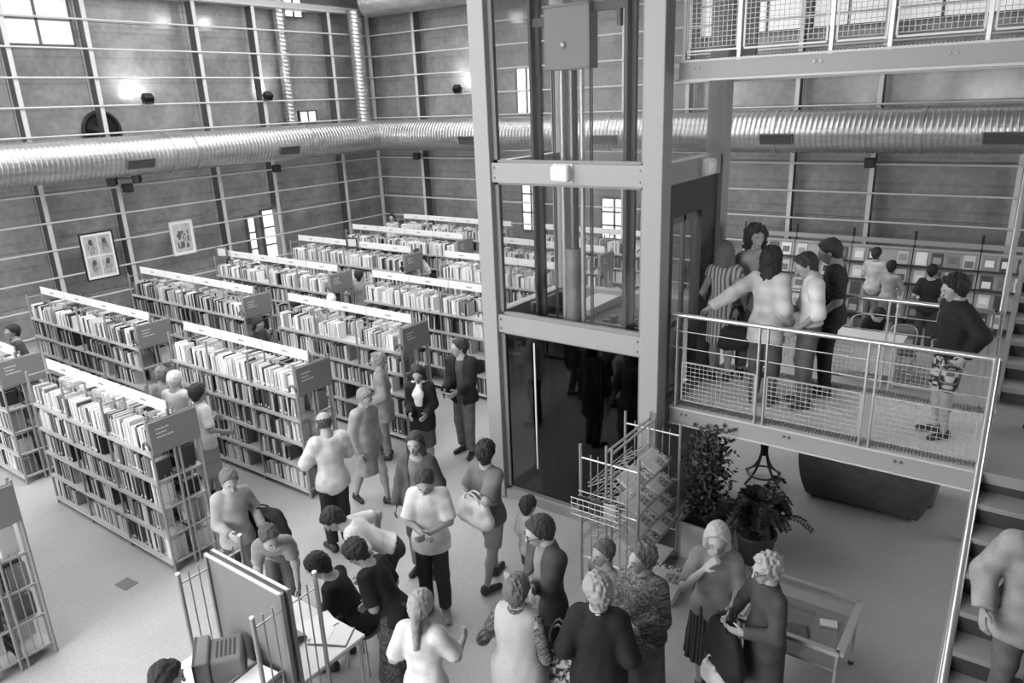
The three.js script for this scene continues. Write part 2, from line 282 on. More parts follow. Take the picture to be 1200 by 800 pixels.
function makeBookcase(bays) {
  const L = bays * BAY, o = new THREE.Group();
  for (let i = 0; i <= bays; i++) { const x = -L / 2 + i * BAY; for (const s of [-1, 1]) part('upright', rod([x, 0, s * (DEP / 2 - .012)], [x, 1.84, s * (DEP / 2 - .012)], .015), mTubeGrey, o); part('top_crossbar', rod([x, 1.78, -DEP / 2], [x, 1.78, DEP / 2], .009), mTubeGrey, o); part('sign_post', rod([x, .08, 0], [x, 1.94, 0], .011), mTubeGrey, o); }
  for (const y of SHELF) for (const s of [-1, 1]) part('shelf', merge([box(L, .022, .24, 0, y - .011, s * .14), box(L, .036, .012, 0, y - .016, s * (DEP / 2 - .004))]), mShelf, o);
  for (const y of [.6, .95, 1.28, 1.68]) part('back_wire', merge([rod([-L / 2, y, .012], [L / 2, y, .012], .004, 5), rod([-L / 2, y, -.012], [L / 2, y, -.012], .004, 5)]), mTubeGrey, o);
  part('base_rail', merge([rod([-L / 2, .075, DEP / 2], [L / 2, .075, DEP / 2], .012), rod([-L / 2, .075, -DEP / 2], [L / 2, .075, -DEP / 2], .012)]), mRail, o);
  for (let i = 0; i < bays; i++) {
    const x = -L / 2 + (i + .5) * BAY; const st = part('sign_strip', box(BAY - .012, .125, .022, x, 1.865, 0), mStrip, o);
    const g = []; let u = x - .06; for (let k = 0; k < 7; k++) { g.push(box(.012, .022, .002, u, 1.862, .012)); u += .018; } part('strip_lettering', merge(g), M(120, .7), st);
  }
  endFrame(o, L / 2 + .03, DEP, 1.82, [.12, .45, .78, 1.11], [-.18, -.11, .11, .18]);
  const pn_ = part('end_panel', rbox(.02, .36, .55, .006, L / 2 + .055, 1.61, 0), mSignPanel, o);
  const g = []; for (let r = 0; r < 3; r++) { let z = .2; const n = [5, 4, 6][r]; for (let k = 0; k < n; k++) { const w = .018 + .012 * ((k * 7 + r * 3) % 3) / 2; g.push(box(.003, .016, w, L / 2 + .0665, 1.7 - r * .045, z - w / 2)); z -= w + .007; } } part('lettering', merge(g), M(200, .7), pn_);
  const hk = new THREE.TorusGeometry(.06, .014, 8, 20, Math.PI * 1.2); hk.rotateZ(.2 - .1 * Math.PI); hk.translate(L / 2 - .02, 1.5, DEP / 2 + .02); part('book_end', hk, M(90, .5), o);
  return o;
}
const proto3 = makeBookcase(3), proto4 = makeBookcase(4);
const cases = [];
const ord = ['farthest', 'second', 'third', 'fourth', 'fifth', 'sixth', 'seventh', 'eighth'];
const ROWZ = [-1.79, -3.67, -5.55, -7.42, -9.33, -11.37, -13.12, -15.03];
for (let k = 0; k < 8; k++) {
  for (const col of [0, 1]) {
    if (col === 1 && k === 0) continue;
    const bays = col ? 4 : 3, xe = col ? -11.0 : (k === 0 ? -7.08 : -7.28), L = bays * BAY;
    const c = (col ? proto4 : proto3).clone(); c.name = numbered('double_sided_bookcase'); c.position.set(xe - L / 2, 0, ROWZ[k]); scene.add(c);
    const i = 7 - k;
    tag(c, `${col ? 'four-bay steel bookcase beside the left glazed wall' : 'three-bay steel bookcase beside the lift aisle'}, ${i ? ord[i] + ' from' : 'closest to'} the far wall`, 'bookcase', col ? 'bookcases along the left wall' : 'bookcases beside the lift aisle');
    cases.push({ col, k, x: xe - L / 2, z: ROWZ[k], L, bays });
  }
}
// books: covers wrap a page block; the 300 that show largest are things, the rest one mass
const bookCover = merge([box(.12, 1, 1, -.44, 0, 0), box(.12, 1, 1, .44, 0, 0), box(1, 1, .06, 0, 0, .47)]);
const bookPages = box(.78, .96, .92, 0, 0, -.02);
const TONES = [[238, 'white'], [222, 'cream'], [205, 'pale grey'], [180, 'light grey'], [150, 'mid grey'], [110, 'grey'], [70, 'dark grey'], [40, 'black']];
const levelName = ['bottom shelf', 'low shelf', 'middle shelf', 'upper shelf', 'top shelf'];
const books = [];
for (const c of cases) for (let lv = 0; lv < 5; lv++) for (const s of [-1, 1]) for (let b = 0; b < c.bays; b++) {
  // a fifth of the bays are partly empty or hold darker or paler runs
  const pale = rnd(), end = -c.L / 2 + (b + 1) * BAY - .03 - (rnd() < .35 ? rr(.05, .4) : 0); let x = -c.L / 2 + b * BAY + .02; const baseH = rr(.2, .25);
  while (x < end - .02) {
    const th = rr(.013, .042), h = Math.min(.3, baseH + rr(-.03, .035)), d = rr(.135, .2); if (x + th > end) break;
    let ti = Math.floor(Math.pow(rnd(), pale < .45 ? 1.7 : pale < .75 ? 1.0 : .75) * 8); if (lv === 4) ti = Math.max(0, ti - (rnd() < .5 ? 2 : 0)); if (c.col === 1 && c.k < 4 && rnd() < .6) ti = Math.min(7, ti + 2); else if (lv < 4 && rnd() < .3) ti = Math.min(7, ti + 1);  // some lower-shelf books go a tone darker to carry shelf shade
    const lean = rnd() < .04 ? rr(.06, .16) : 0;
    if (rnd() < .05) x += rr(.02, .07);
    const wx = c.x + x + th / 2, wz = c.z + s * (DEP / 2 - .03 - d / 2 - rnd() * .018);
    books.push({ c, lv, s, x: wx + lean * .1, y: SHELF[lv] + h / 2, z: wz, th, h, d, ti, lean, rot: s > 0 ? 0 : Math.PI });
    x += th + .0015 + (lean ? h * lean * .8 : 0);
  }
}
{
  const cam = camera.position;
  for (const b of books) {
    const D = Math.hypot(b.x - cam.x, b.y - cam.y, b.z - cam.z);
    const vis = (b.c.k === 0 ? (b.x > b.c.x + b.c.L / 2 - .2 ? 1.0 : .1) : b.s > 0 ? (b.c.col === 1 && b.c.k === 1 ? .3 : 1) : .15);
    b.score = vis * b.h * b.th / (D * D) * (b.lv === 4 ? 1.3 : 1);
  }
  books.sort((p, q) => q.score - p.score);
  const near = books.slice(0, 300), far = books.slice(300);
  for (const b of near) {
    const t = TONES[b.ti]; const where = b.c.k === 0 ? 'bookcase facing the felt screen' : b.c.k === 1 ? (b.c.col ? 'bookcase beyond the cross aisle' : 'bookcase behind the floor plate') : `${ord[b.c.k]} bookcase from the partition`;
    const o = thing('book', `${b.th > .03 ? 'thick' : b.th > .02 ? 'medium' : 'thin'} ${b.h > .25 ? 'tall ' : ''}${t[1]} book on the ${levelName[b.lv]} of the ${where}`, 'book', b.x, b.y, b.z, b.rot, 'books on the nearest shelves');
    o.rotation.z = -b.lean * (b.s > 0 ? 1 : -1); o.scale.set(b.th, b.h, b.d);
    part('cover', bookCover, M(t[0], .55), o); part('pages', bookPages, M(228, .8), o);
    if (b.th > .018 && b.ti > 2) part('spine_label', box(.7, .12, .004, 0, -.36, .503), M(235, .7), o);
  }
  const grp = new THREE.Group(); grp.name = 'shelved_books'; scene.add(grp); tag(grp, 'packed rows of books filling the farther shelves', 'books'); grp.userData.kind = 'stuff';
  const A = new THREE.InstancedMesh(bookCover, M(255, .55), far.length), B = new THREE.InstancedMesh(bookPages, M(228, .8), far.length);
  A.name = 'book_covers'; B.name = 'book_pages'; A.userData.kind = B.userData.kind = 'stuff';
  const q = new THREE.Object3D();
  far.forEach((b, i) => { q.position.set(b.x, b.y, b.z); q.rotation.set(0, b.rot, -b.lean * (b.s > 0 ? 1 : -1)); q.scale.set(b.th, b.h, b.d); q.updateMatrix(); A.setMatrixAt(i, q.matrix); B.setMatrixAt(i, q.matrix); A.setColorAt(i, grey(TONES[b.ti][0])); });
  grp.add(shadows(A)); grp.add(shadows(B));
}
for (const [l, x, z, v] of [['face-out picture book propped on the far end of a left bookcase', -14.6, -9.2, 90], ['face-out picture book propped on the sign strip of a far bookcase', -12.7, -11.25, 60]]) { const o = thing('picture_book', l, 'book', x, 1.77, z, .3); part('cover', rbox(.3, .26, .02, .004, 0, .13, 0), M(v, .5), o); part('cover_picture', box(.2, .16, .004, .01, .14, .011), M(190, .6), o); part('pages', box(.28, .25, .012, 0, .13, -.014), M(225, .8), o); }
// ------------------------------------------------------------------ lift tower
const LX0 = -5.33, LX1 = -3.06, LZ0 = -6.63, LZ1 = -8.42;
{
  const o = thing('lift_tower', 'tall painted steel lift shaft with glass panes beside the bridge', 'lift shaft', (LX0 + LX1) / 2, 0, (LZ0 + LZ1) / 2);
  const cx = (LX0 + LX1) / 2, cz = (LZ0 + LZ1) / 2, S = (a, b, c, d, e, f) => span(a - cx, b - cx, c, d, e - cz, f - cz);
  for (const [x, z] of [[LX0, LZ0 - .21], [LX1 - .21, LZ0 - .21], [LX0, LZ1], [LX1 - .21, LZ1]]) part('column', rbox(.21, CEIL - .02, .21, .012, x + .105 - cx, CEIL / 2, z + .105 - cz), mPostPaint, o);
  const bars = [[.0, .12], [2.21, 2.42], [3.95, 4.16], [6.0, 6.2]];
  for (const [a, b] of bars) {
    part('front_beam', S(LX0 + .21, LX1 - .21, a, b, LZ0 - .03, LZ0 - .17), mPostPaint, o);
    part('back_beam', S(LX0 + .21, LX1 - .21, a, b, LZ1 + .03, LZ1 + .17), mPostPaint, o);
    part('side_beam', S(LX0 + .03, LX0 + .17, a, b, LZ0 - .21, LZ1 + .21), mPostPaint, o);
    if (a !== 2.21) part('side_beam', S(LX1 - .03, LX1 - .17, a, b, LZ0 - .21, LZ1 + .21), mPostPaint, o);
    if (a > 1) for (const x of [LX0 + .25, LX1 - .25]) for (const y of [a + .05, b - .05]) { const bt = new THREE.CylinderGeometry(.012, .012, .012, 8); bt.rotateX(Math.PI / 2); bt.translate(x - cx, y, LZ0 - .024 - cz); part('bolt', bt, M(120, .4, .5), o); }
  }
  const yy = [[.12, 2.21], [2.42, 3.95], [4.16, 6.0], [6.2, CEIL]];
  yy.forEach(([a, b], i) => {
    const gm = mGlass;
    part('front_pane', S(LX0 + .26, LX1 - .26, a + .03, b - .03, LZ0 - .1, LZ0 - .108), i ? gm : mSmoke, o);
    if (!i) part('edge_or_glint_strip', rod([-4.66 - cx, .5, LZ0 - .09 - cz], [-4.66 - cx, 2.12, LZ0 - .09 - cz], .011), M(232, .3), o);  // pale rod standing in for the bright reflection in the lower pane
    part('pane_frame', merge([S(LX0 + .21, LX0 + .26, a, b, LZ0 - .08, LZ0 - .13), S(LX1 - .26, LX1 - .21, a, b, LZ0 - .08, LZ0 - .13), S(LX0 + .21, LX1 - .21, a, a + .03, LZ0 - .08, LZ0 - .13), S(LX0 + .21, LX1 - .21, b - .03, b, LZ0 - .08, LZ0 - .13)]), M(128, .5), o);
    part('side_pane', S(LX0 + .1, LX0 + .108, a + .03, b - .03, LZ0 - .23, LZ1 + .23), gm, o);
    part('back_pane', S(LX0 + .23, LX1 - .23, a + .03, b - .03, LZ1 + .1, LZ1 + .108), gm, o);
    if (i > 1) part('side_pane', S(LX1 - .108, LX1 - .1, a + .03, b - .03, LZ0 - .23, LZ1 + .23), gm, o);
  });
  // landing door frame on the bridge side
  part('door_head', S(LX1 - .18, LX1 - .06, 3.6, 3.95, LZ0 - .21, LZ1 + .21), M(66, .4), o);
  part('door_jamb', S(LX1 - .18, LX1 - .06, 1.6, 3.6, LZ0 - .21, LZ0 - .42), M(70, .4), o);
  part('door_jamb', S(LX1 - .18, LX1 - .06, 1.6, 3.6, LZ1 + .21, LZ1 + .62), M(74, .4), o);
  part('landing_door', merge([S(LX1 - .14, LX1 - .1, 1.6, 3.6, LZ0 - .42, LZ0 - .47), S(LX1 - .14, LX1 - .1, 1.6, 3.6, LZ0 - .78, LZ0 - .83), S(LX1 - .14, LX1 - .1, 3.52, 3.6, LZ0 - .42, LZ0 - 1.1)]), M(120, .4, .3), o);
  part('door_pane', S(LX1 - .126, LX1 - .118, 1.66, 3.52, LZ0 - .47, LZ0 - 1.15), mGlass, o);
  part('lower_side_panel', S(LX1 - .14, LX1 - .1, .12, 1.6, LZ0 - .21, LZ1 + .21), M(92, .4), o);
  // hydraulic ram, yoke, guide rails, ropes
  const zc = -6.95 - cz, K = .927, X = v => v * K - cx, Y = v => 4.8 + (v - 4.8) * K;
  for (const x of [-5.09, -3.87]) part('guide_rail', merge([box(.13, CEIL - .1, .05, X(x), (CEIL + .1) / 2, zc - .04), box(.03, CEIL - .1, .09, X(x), (CEIL + .1) / 2, zc + .02)]), M(42, .45), o);
  part('ram_cylinder', rod([X(-4.58), .1, zc], [X(-4.58), Y(3.1), zc], .09, 20), M(120, .45), o);
  part('ram_piston', rod([X(-4.575), Y(3.1), zc], [X(-4.575), Y(5.1), zc], .055, 20), M(88, .3, .4), o);
  for (const dx of [-.13, .13]) part('tie_bar', rod([X(-4.58 + dx), 2.3, zc], [X(-4.58 + dx), Y(5.1), zc], .028, 10), M(165, .3, .3), o);
  for (const dx of [-.26, -.235, .235, .26]) part('lift_rope', rod([X(-4.58 + dx), 2.3, zc], [X(-4.58 + dx), Y(5.2), zc], .008, 6), M(36, .6), o);
  const yk = part('pulley_yoke', rbox(.53, .61, .14, .01, X(-4.585), Y(5.44), zc + .02), M(112, .5), o);
  part('yoke_bolt', sphere(.033, X(-4.62), Y(5.36), zc + .1, 1, 1, .7), M(170, .4, .4), yk);
  part('yoke_rim', merge([box(.56, .02, .17, X(-4.585), Y(5.12), zc + .02), box(.56, .02, .17, X(-4.585), Y(5.76), zc + .02), box(.025, .61, .17, X(-4.3), Y(5.44), zc + .02)]), M(104, .5), yk);
  part('guide_arm', merge([box(.23, .085, .05, X(-4.98), Y(5.62), zc), box(.42, .085, .05, X(-4.08), Y(5.72), zc), box(.04, .17, .06, X(-3.98), Y(5.6), zc)]), M(58, .5), o);
  // lamps on the beams
  function beamLamp(l, x, y, z, turn) {
    const b = thing('emergency_lamp', l, 'lamp', x, y, z, turn); part('lamp_body', rbox(.22, .17, .11, .04, 0, 0, .055, 4), M(225, .5), b); part('lens', rbox(.07, .05, .02, .009, -.02, .02, .108), M(245, .2), b); part('base_plate', box(.24, .19, .015, 0, 0, .008), M(190, .5), b);
  }
  beamLamp('small white rounded lamp on the front beam of the lift tower', -4.18, 4.07, LZ0 - .03, 0);
  beamLamp('small white rounded lamp on the side beam above the bridge', LX1 - .03, 4.06, -7.72, Math.PI / 2);
}
{ // lift cabin standing at floor level
  const cx = -4.2, cz = -7.5; const o = thing('lift_cabin', 'dark lift cabin at floor level inside the glass shaft', 'lift cabin', cx, 0, cz);
  const md = M(52, .28, 0, { clearcoat: .5, clearcoatRoughness: .1 }), S = (a, b, c, d, e, f) => span(a - cx, b - cx, c, d, e - cz, f - cz);
  const x0 = -4.98, x1 = -3.42, z0 = -7.12, z1 = -8.1;
  part('cabin_floor', S(x0, x1, .13, .2, z0, z1), M(90, .6), o); part('cabin_roof', S(x0, x1, 2.2, 2.27, z0, z1), M(34, .6), o);
  for (const [a, b, v] of [[x0, -4.62, 56], [-4.62, -4.22, 68], [-4.22, -3.98, 44]]) part('front_panel', S(a + .008, b - .008, .2, 2.2, z0, z0 - .03), M(v, .25, 0, { clearcoat: .4, clearcoatRoughness: .12 }), o);
  part('front_panel', S(-3.72, x1, .2, 2.2, z0, z0 - .03), M(70, .3, 0, { clearcoat: .4, clearcoatRoughness: .12 }), o);
  part('vision_pane', S(-3.98, -3.72, .2, 2.2, z0 - .012, z0 - .02), mGlass, o);
  part('back_panel', S(x0, x1, .2, 2.2, z1, z1 + .03), M(48, .4), o); part('left_panel', S(x0, x0 + .03, .2, 2.2, z0, z1), md, o);
  part('inner_door', S(x1, x1 - .03, .2, 2.2, z1, z1 + .62), M(205, .5), o); part('inner_door', S(x1, x1 - .03, .2, 2.2, z0, z0 - .5), M(84, .5), o);
  part('edge_or_glint_strip', rod([-4.78 - cx, .55, z0 + .02 - cz], [-4.78 - cx, 2.15, z0 + .02 - cz], .012), M(225, .3, .2), o);  // pale rod for the same bright reflection, set on the cabin
  part('edge_or_glint_strip', rod([-3.99 - cx, .3, z0 + .02 - cz], [-3.99 - cx, 2.18, z0 + .02 - cz], .01), M(190, .3, .3), o);
  part('edge_or_glint_strip', rod([-4.24 - cx, .25, z0 + .012 - cz], [-4.24 - cx, 2.18, z0 + .012 - cz], .007), M(120, .3, .3), o);
  const lb = rbox(.34, .09, .8, .01, -4.52 - cx, 2.33, -7.98 + .1 - cz); part('roof_light_box', lb, M(196, .5), o);
  for (let i = 0; i < 14; i++) { const x = rr(x0 + .1, x1 - .1), z = rr(z0 - .08, z0 - .5); part(i % 3 ? 'roof_fitting' : 'roof_cable', i % 3 ? rbox(rr(.06, .16), rr(.05, .1), rr(.05, .12), .01, x - cx, 2.31, z - cz) : tube([[x - cx, 2.28, z - cz], [x + .1 - cx, 2.36, z - .1 - cz], [x + .25 - cx, 2.28, z - .05 - cz]], .012, 10, 6), M(pick([24, 40, 70, 120]), .6), o); }
  part('roof_frame', merge([S(x0, x1, 2.27, 2.35, z0, z0 - .05), S(x0, x0 + .05, 2.27, 2.47, z0, z1)]), M(84, .5), o);
}
// ------------------------------------------------------------------ bridges and railings
function meshPanel(parent, name, x0, x1, y0, y1, z, step = .047, m = mSteel) {
  const g = []; for (let x = x0; x <= x1 + .001; x += step) g.push(rod([x, y0, z], [x, y1, z], .0032, 4)); for (let y = y0; y <= y1 + .001; y += step) g.push(rod([x0, y, z], [x1, y, z], .0032, 4));
  const p = part(name, merge(g), m, parent); p.userData.kind = 'stuff'; return p;
}
const BZ0 = -6.95, BZ1 = -8.5, BX0 = -3.04, BX1 = -.2;
function railingRun(o, z, y, posts, x0, x1) { // tube handrail, twin flat posts, wires, mesh infill
  part('handrail', rod([x0, y + 1.03, z], [x1, y + 1.03, z], .024, 12), mRail, o);
  for (const p of posts) for (const d of p.twin ? [-.04, .04] : [0]) part('baluster_post', box(.016, 1.02, .045, p.x + d, y + .51, z), mSteel, o);
  for (const h of [.86, .68]) part('wire', rod([x0, y + h, z], [x1, y + h, z], .005, 6), mSteel, o);
  for (let i = 0; i < posts.length - 1; i++) {
    const a = posts[i].x + .06, b = posts[i + 1].x - .06; meshPanel(o, 'mesh_infill', a, b, y + .1, y + .52, z);
    part('infill_frame', merge([box(b - a, .014, .012, (a + b) / 2, y + .1, z), box(b - a, .014, .012, (a + b) / 2, y + .525, z), box(.014, .43, .012, a, y + .31, z), box(.014, .43, .012, b, y + .31, z)]), mSteel, o);
  }
}
function bridge(name, label, y, beamH, upper) {
  const o = thing(name, label, 'bridge');
  part('deck', span(BX0, BX1 + (upper ? 3.5 : 0), y - .05, y, BZ0 - .06, BZ1 + .06), M(222, .6), o);
  const xr = BX1 + (upper ? 3.5 : .03);
  for (const z of [BZ0, BZ1 + .1]) { part('edge_beam', span(BX0 - .02, xr, y - beamH, y - .0, z - .1, z), mPostPaint, o); part('beam_flange', merge([span(BX0 - .02, xr, y - .012, y + .008, z - .11, z + .02), span(BX0 - .02, xr, y - beamH - .012, y - beamH + .008, z - .11, z + .03)]), M(190, .5), o); }
  for (let x = BX0 + .4; x < xr; x += .8) part('cross_joist', span(x - .03, x + .03, y - .14, y - .05, BZ0 - .1, BZ1 + .1), M(130, .6), o);
  // open steel grating strips at both edges of the deck
  for (const z of [BZ0 - .09, BZ1 + .1]) { const g = []; for (let x = BX0; x < BX1; x += .03) g.push(box(.008, .02, .14, x, y + .011, z - .02)); const gr = part('grating', merge(g), M(150, .5, .3), o); gr.userData.kind = 'stuff'; }
  for (const x of [BX0 + .12, BX0 + 1.2, BX0 + 2.2]) for (const d of [0, .05]) { const b = new THREE.CylinderGeometry(.014, .014, .012, 8); b.rotateX(Math.PI / 2); b.translate(x + d, y - .07, BZ0 + .006); part('bolt', b, M(110, .4, .5), o); }
  return o;
}
{
  const b = bridge('footbridge', 'low steel footbridge with mesh railings between lift and stairs', 1.6, .18, false);
  railingRun(b, BZ0, 1.6, [{ x: BX0 + .05 }, { x: -2.1, twin: true }, { x: -1.12, twin: true }, { x: BX1 }], BX0 - .02, BX1);
  part('baluster_post', box(.05, 1.1, .05, BX1, 2.08, BZ0), mRail, b);
  const rear = thing('rear_railing', 'rear mesh railing of the low footbridge before the reading area', 'railing', 0, 0, 0);
  railingRun(rear, BZ1, 1.6, [{ x: BX0 + .05 }, { x: -2.1, twin: true }, { x: -1.23, twin: true }, { x: -.33 }], BX0, -.33);
  const u = bridge('upper_footbridge', 'upper steel footbridge with mesh railing above the low bridge', 5.09, .17, true);
  for (const x of [-3.02, -2.5, -1.72, -1.27, -.6, .1]) part('baluster_post', box(.03, 1.05, .045, x, 5.6, BZ0 - .02), M(200, .4, .3), u);
  for (const [a, c] of [[-3.0, -2.52], [-2.46, -1.76], [-1.68, -1.3], [-1.23, -.63], [-.56, .07]]) { meshPanel(u, 'mesh_infill', a, c, 5.2, 6.1, BZ0 - .02, .042); part('infill_frame', merge([box(c - a, .016, .014, (a + c) / 2, 5.17, BZ0 - .02), box(.016, .9, .014, a, 5.63, BZ0 - .02), box(.016, .9, .014, c, 5.63, BZ0 - .02)]), M(205, .4), u); }
  part('handrail', rod([-3.02, 6.13, BZ0 - .02], [1.2, 6.13, BZ0 - .02], .024), mRail, u);
  part('dark_door_panel', span(-2.86, -2.6, 5.1, 6.3, BZ0 - .75, BZ0 - .8), M(84, .5), u);
}
// ------------------------------------------------------------------ staircase on the right
{
  const o = thing('staircase', 'open steel staircase with two flights and a landing beyond the bridge', 'staircase', .55, 0, -7.8);
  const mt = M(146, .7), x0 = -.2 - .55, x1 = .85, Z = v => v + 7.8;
  part('landing', span(x0, x1, 1.5, 1.6, Z(-6.97), Z(-8.78)), mt, o);
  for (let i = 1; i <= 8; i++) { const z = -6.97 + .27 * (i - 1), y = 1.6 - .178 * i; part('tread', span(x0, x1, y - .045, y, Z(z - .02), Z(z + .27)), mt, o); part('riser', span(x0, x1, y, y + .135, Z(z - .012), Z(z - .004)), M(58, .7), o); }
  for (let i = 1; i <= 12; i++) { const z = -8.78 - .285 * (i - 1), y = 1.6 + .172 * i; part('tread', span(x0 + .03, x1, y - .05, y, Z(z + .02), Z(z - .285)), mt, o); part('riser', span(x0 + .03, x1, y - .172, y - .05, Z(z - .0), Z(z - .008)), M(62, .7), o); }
  const beam = (a, b, h, w, nm) => { const A = V(...a), B = V(...b), L = A.distanceTo(B); const g = box(w, h, L, 0, 0, 0); const m = new THREE.Matrix4().lookAt(A, B, UP); g.applyMatrix4(m); g.translate((A.x + B.x) / 2 - .55, (A.y + B.y) / 2, (A.z + B.z) / 2 + 7.8); part(nm, g, mPostPaint, o); };
  beam([-.19, 1.5, -6.97], [-.17, .05, -4.8], .2, .05, 'stringer'); beam([-.2, 1.62, -8.75], [-.2, 3.6, -12.05], .2, .05, 'stringer');
  const R = (a, b, r, nm, m = mRail) => part(nm, rod([a[0] - .55, a[1], a[2] + 7.8], [b[0] - .55, b[1], b[2] + 7.8], r, 12), m, o);
  R([-.2, 2.63, -6.95], [-.125, .96, -4.75], .026, 'handrail'); R([-.2, 2.55, -6.93], [-.15, .9, -4.78], .012, 'lower_wire');
  R([-.27, 2.63, -8.5], [-.37, 4.7, -12.0], .026, 'handrail');
  for (const [z, y, h] of [[-6.97, 1.6, 1.02], [-5.9, .9, .9], [-4.8, 0, .98]]) R([-.17, y - .1, z], [-.17 + (z + 6.97) * .02, y + h, z], .016, 'baluster_post');
  for (const i of [0, 4, 8, 11]) { const z = -8.6 - .285 * i, y = 1.6 + .172 * i; R([-.25 - i * .008, y, z], [-.27 - i * .008, y + 1.05, z], .016, 'baluster_post'); }
  for (const k of [.35, .7]) R([-.25, 1.65 + k, -8.55], [-.34, 3.7 + k, -12], .007, 'wire', mSteel);
  part('landing_post', merge([rod([x0 + .05, 0, Z(-8.6)], [x0 + .05, 1.5, Z(-8.6)], .05, 12), rod([x1 - .1, 0, Z(-8.6)], [x1 - .1, 1.5, Z(-8.6)], .05, 12), rod([x1 - .1, 0, Z(-7.2)], [x1 - .1, 1.5, Z(-7.2)], .05, 12)]), mPostPaint, o);
  part('upper_support', span(x0 + .1, x1, 0, 3.4, Z(-12.15), Z(-12.35)), M(140, .7), o);
}
// ------------------------------------------------------------------ partition desk
{
  const H = 1.6, x0 = -4.87, x1 = -3.97, zc = -2.56;
  const o = thing('partition_screen', 'grey felt partition screen in a tubular frame standing over the desk', 'partition screen', (x0 + x1) / 2, 0, zc);
  const hx = (x1 - x0) / 2;
  for (const s of [-1, 1]) {
    for (const t of [-.27, .27]) part('end_post', rod([s * hx, 0, t], [s * hx, H - (t > 0 ? .04 : 0), t], .017), mTubeGrey, o);
    for (const t of [-.03, .03]) part('end_post', box(.03, H, .03, s * hx, H / 2, t), M(128, .4, .3), o);
    for (const y of [.6, H - .13]) for (const e of [-1, 1]) part('crossbar', rod([s * hx, y, e * .03], [s * hx, y, e * .27], .008), mRail, o);
    for (const t of [-.19, -.11, .11, .19]) part('thin_rod', rod([s * hx, .15, t], [s * hx, H - .06, t], .0065, 6), mTubeGrey, o);
    for (const t of [-.27, .27]) part('post_cap', sphere(.019, s * hx, H - (t > 0 ? .04 : 0), t, 1, .5, 1, 10), mWhite, o);
  }
  part('felt_panel', span(-hx + .02, hx - .02, .79, H - .02, -.03, .03), M(112, .95), o);
  for (const t of [-.032, .032]) part('top_rail', rod([-hx, H - .01, t], [hx, H - .01, t], .015), mRail, o);
  const d = thing('desk', 'white topped desk passing under the felt partition screen', 'desk', -4.48, 0, -2.62);
  part('desk_top', rbox(.98, .03, 1.24, .008, 0, .745, 0), M(228, .5), d);
  for (const x of [-.45, .45]) for (const z of [-.58, .58]) part('leg', rod([x, 0, z], [x, .73, z], .014), mSteel, d);
  part('frame', merge([rod([-.45, .7, -.58], [-.45, .7, .58], .012), rod([.45, .7, -.58], [.45, .7, .58], .012), rod([-.45, .7, -.58], [.45, .7, -.58], .012)]), mSteel, d);
  const m = thing('computer_monitor', 'boxy grey computer monitor on the desk beside the felt screen', 'monitor', -4.47, .76, -2.29, -.62);
  part('case', rbox(.34, .3, .1, .02, 0, .19, .12), M(120, .6), m);
  const bk = rbox(.3, .26, .24, .03, 0, .18, -.04); part('rear_housing', bk, M(118, .6), m);
  part('screen', rbox(.27, .21, .012, .005, 0, .2, .168), M(36, .12), m); part('bezel', merge([box(.33, .03, .02, 0, .325, .17), box(.33, .05, .02, 0, .065, .17), box(.03, .28, .02, -.15, .19, .17), box(.03, .28, .02, .15, .19, .17)]), M(70, .6), m); part('foot', rbox(.24, .04, .2, .01, 0, .02, 0), M(100, .6), m);
  part('vent_slots', merge([0, 1, 2, 3, 4].map(i => box(.18, .004, .012, 0, .312, -.1 + i * .03))), M(60, .7), m);
  const tray = thing('paper_tray', 'stack of white paper trays on the desk behind the thin rods', 'paper tray', -4.16, .76, -2.33, .1);
  for (let i = 0; i < 3; i++) part('tray', merge([box(.24, .006, .3, 0, .01 + i * .06, 0), box(.006, .04, .3, -.12, .03 + i * .06, 0), box(.006, .04, .3, .12, .03 + i * .06, 0)]), M(170, .5), tray);
  for (let i = 0; i < 3; i++) part('paper', box(.21, .02, .28, 0, .025 + i * .06, 0), M(240, .8), tray);
  const bk2 = thing('open_register', 'open white register book at the desk corner in front of the person in black', 'book', -4.2, .76, -3.07, .5);
  const pg = s => { const g = box(.15, .012, .21, s * .076, .012, 0); g.rotateZ(s * -.05); return g; }; part('left_page', pg(-1), M(240, .8), bk2); part('right_page', pg(1), M(236, .8), bk2); part('cover', box(.32, .005, .23, 0, .003, 0), M(120, .7), bk2);
  const fo = thing('grey_folder', 'dark grey tilted folder leaning on the felt screen', 'folder', -4.5, .76, -2.86); const fg = box(.3, .012, .2); fg.rotateX(-.5); fg.translate(0, .06, 0); part('cover', fg, M(76, .7), fo); const f2 = box(.29, .008, .19); f2.rotateX(-.5); f2.translate(0, .072, -.002); part('sheet', f2, M(150, .8), fo);
  const lf = thing('loose_paper', 'loose white sheet held over the desk edge', 'paper', -4.42, .762, -3.1, -.3); part('sheet', box(.21, .003, .29, 0, .002, 0), M(238, .8), lf); part('top_sheet', (() => { const g = box(.21, .002, .29, .02, .006, .01); g.rotateY(.15); return g; })(), M(244, .8), lf);
}
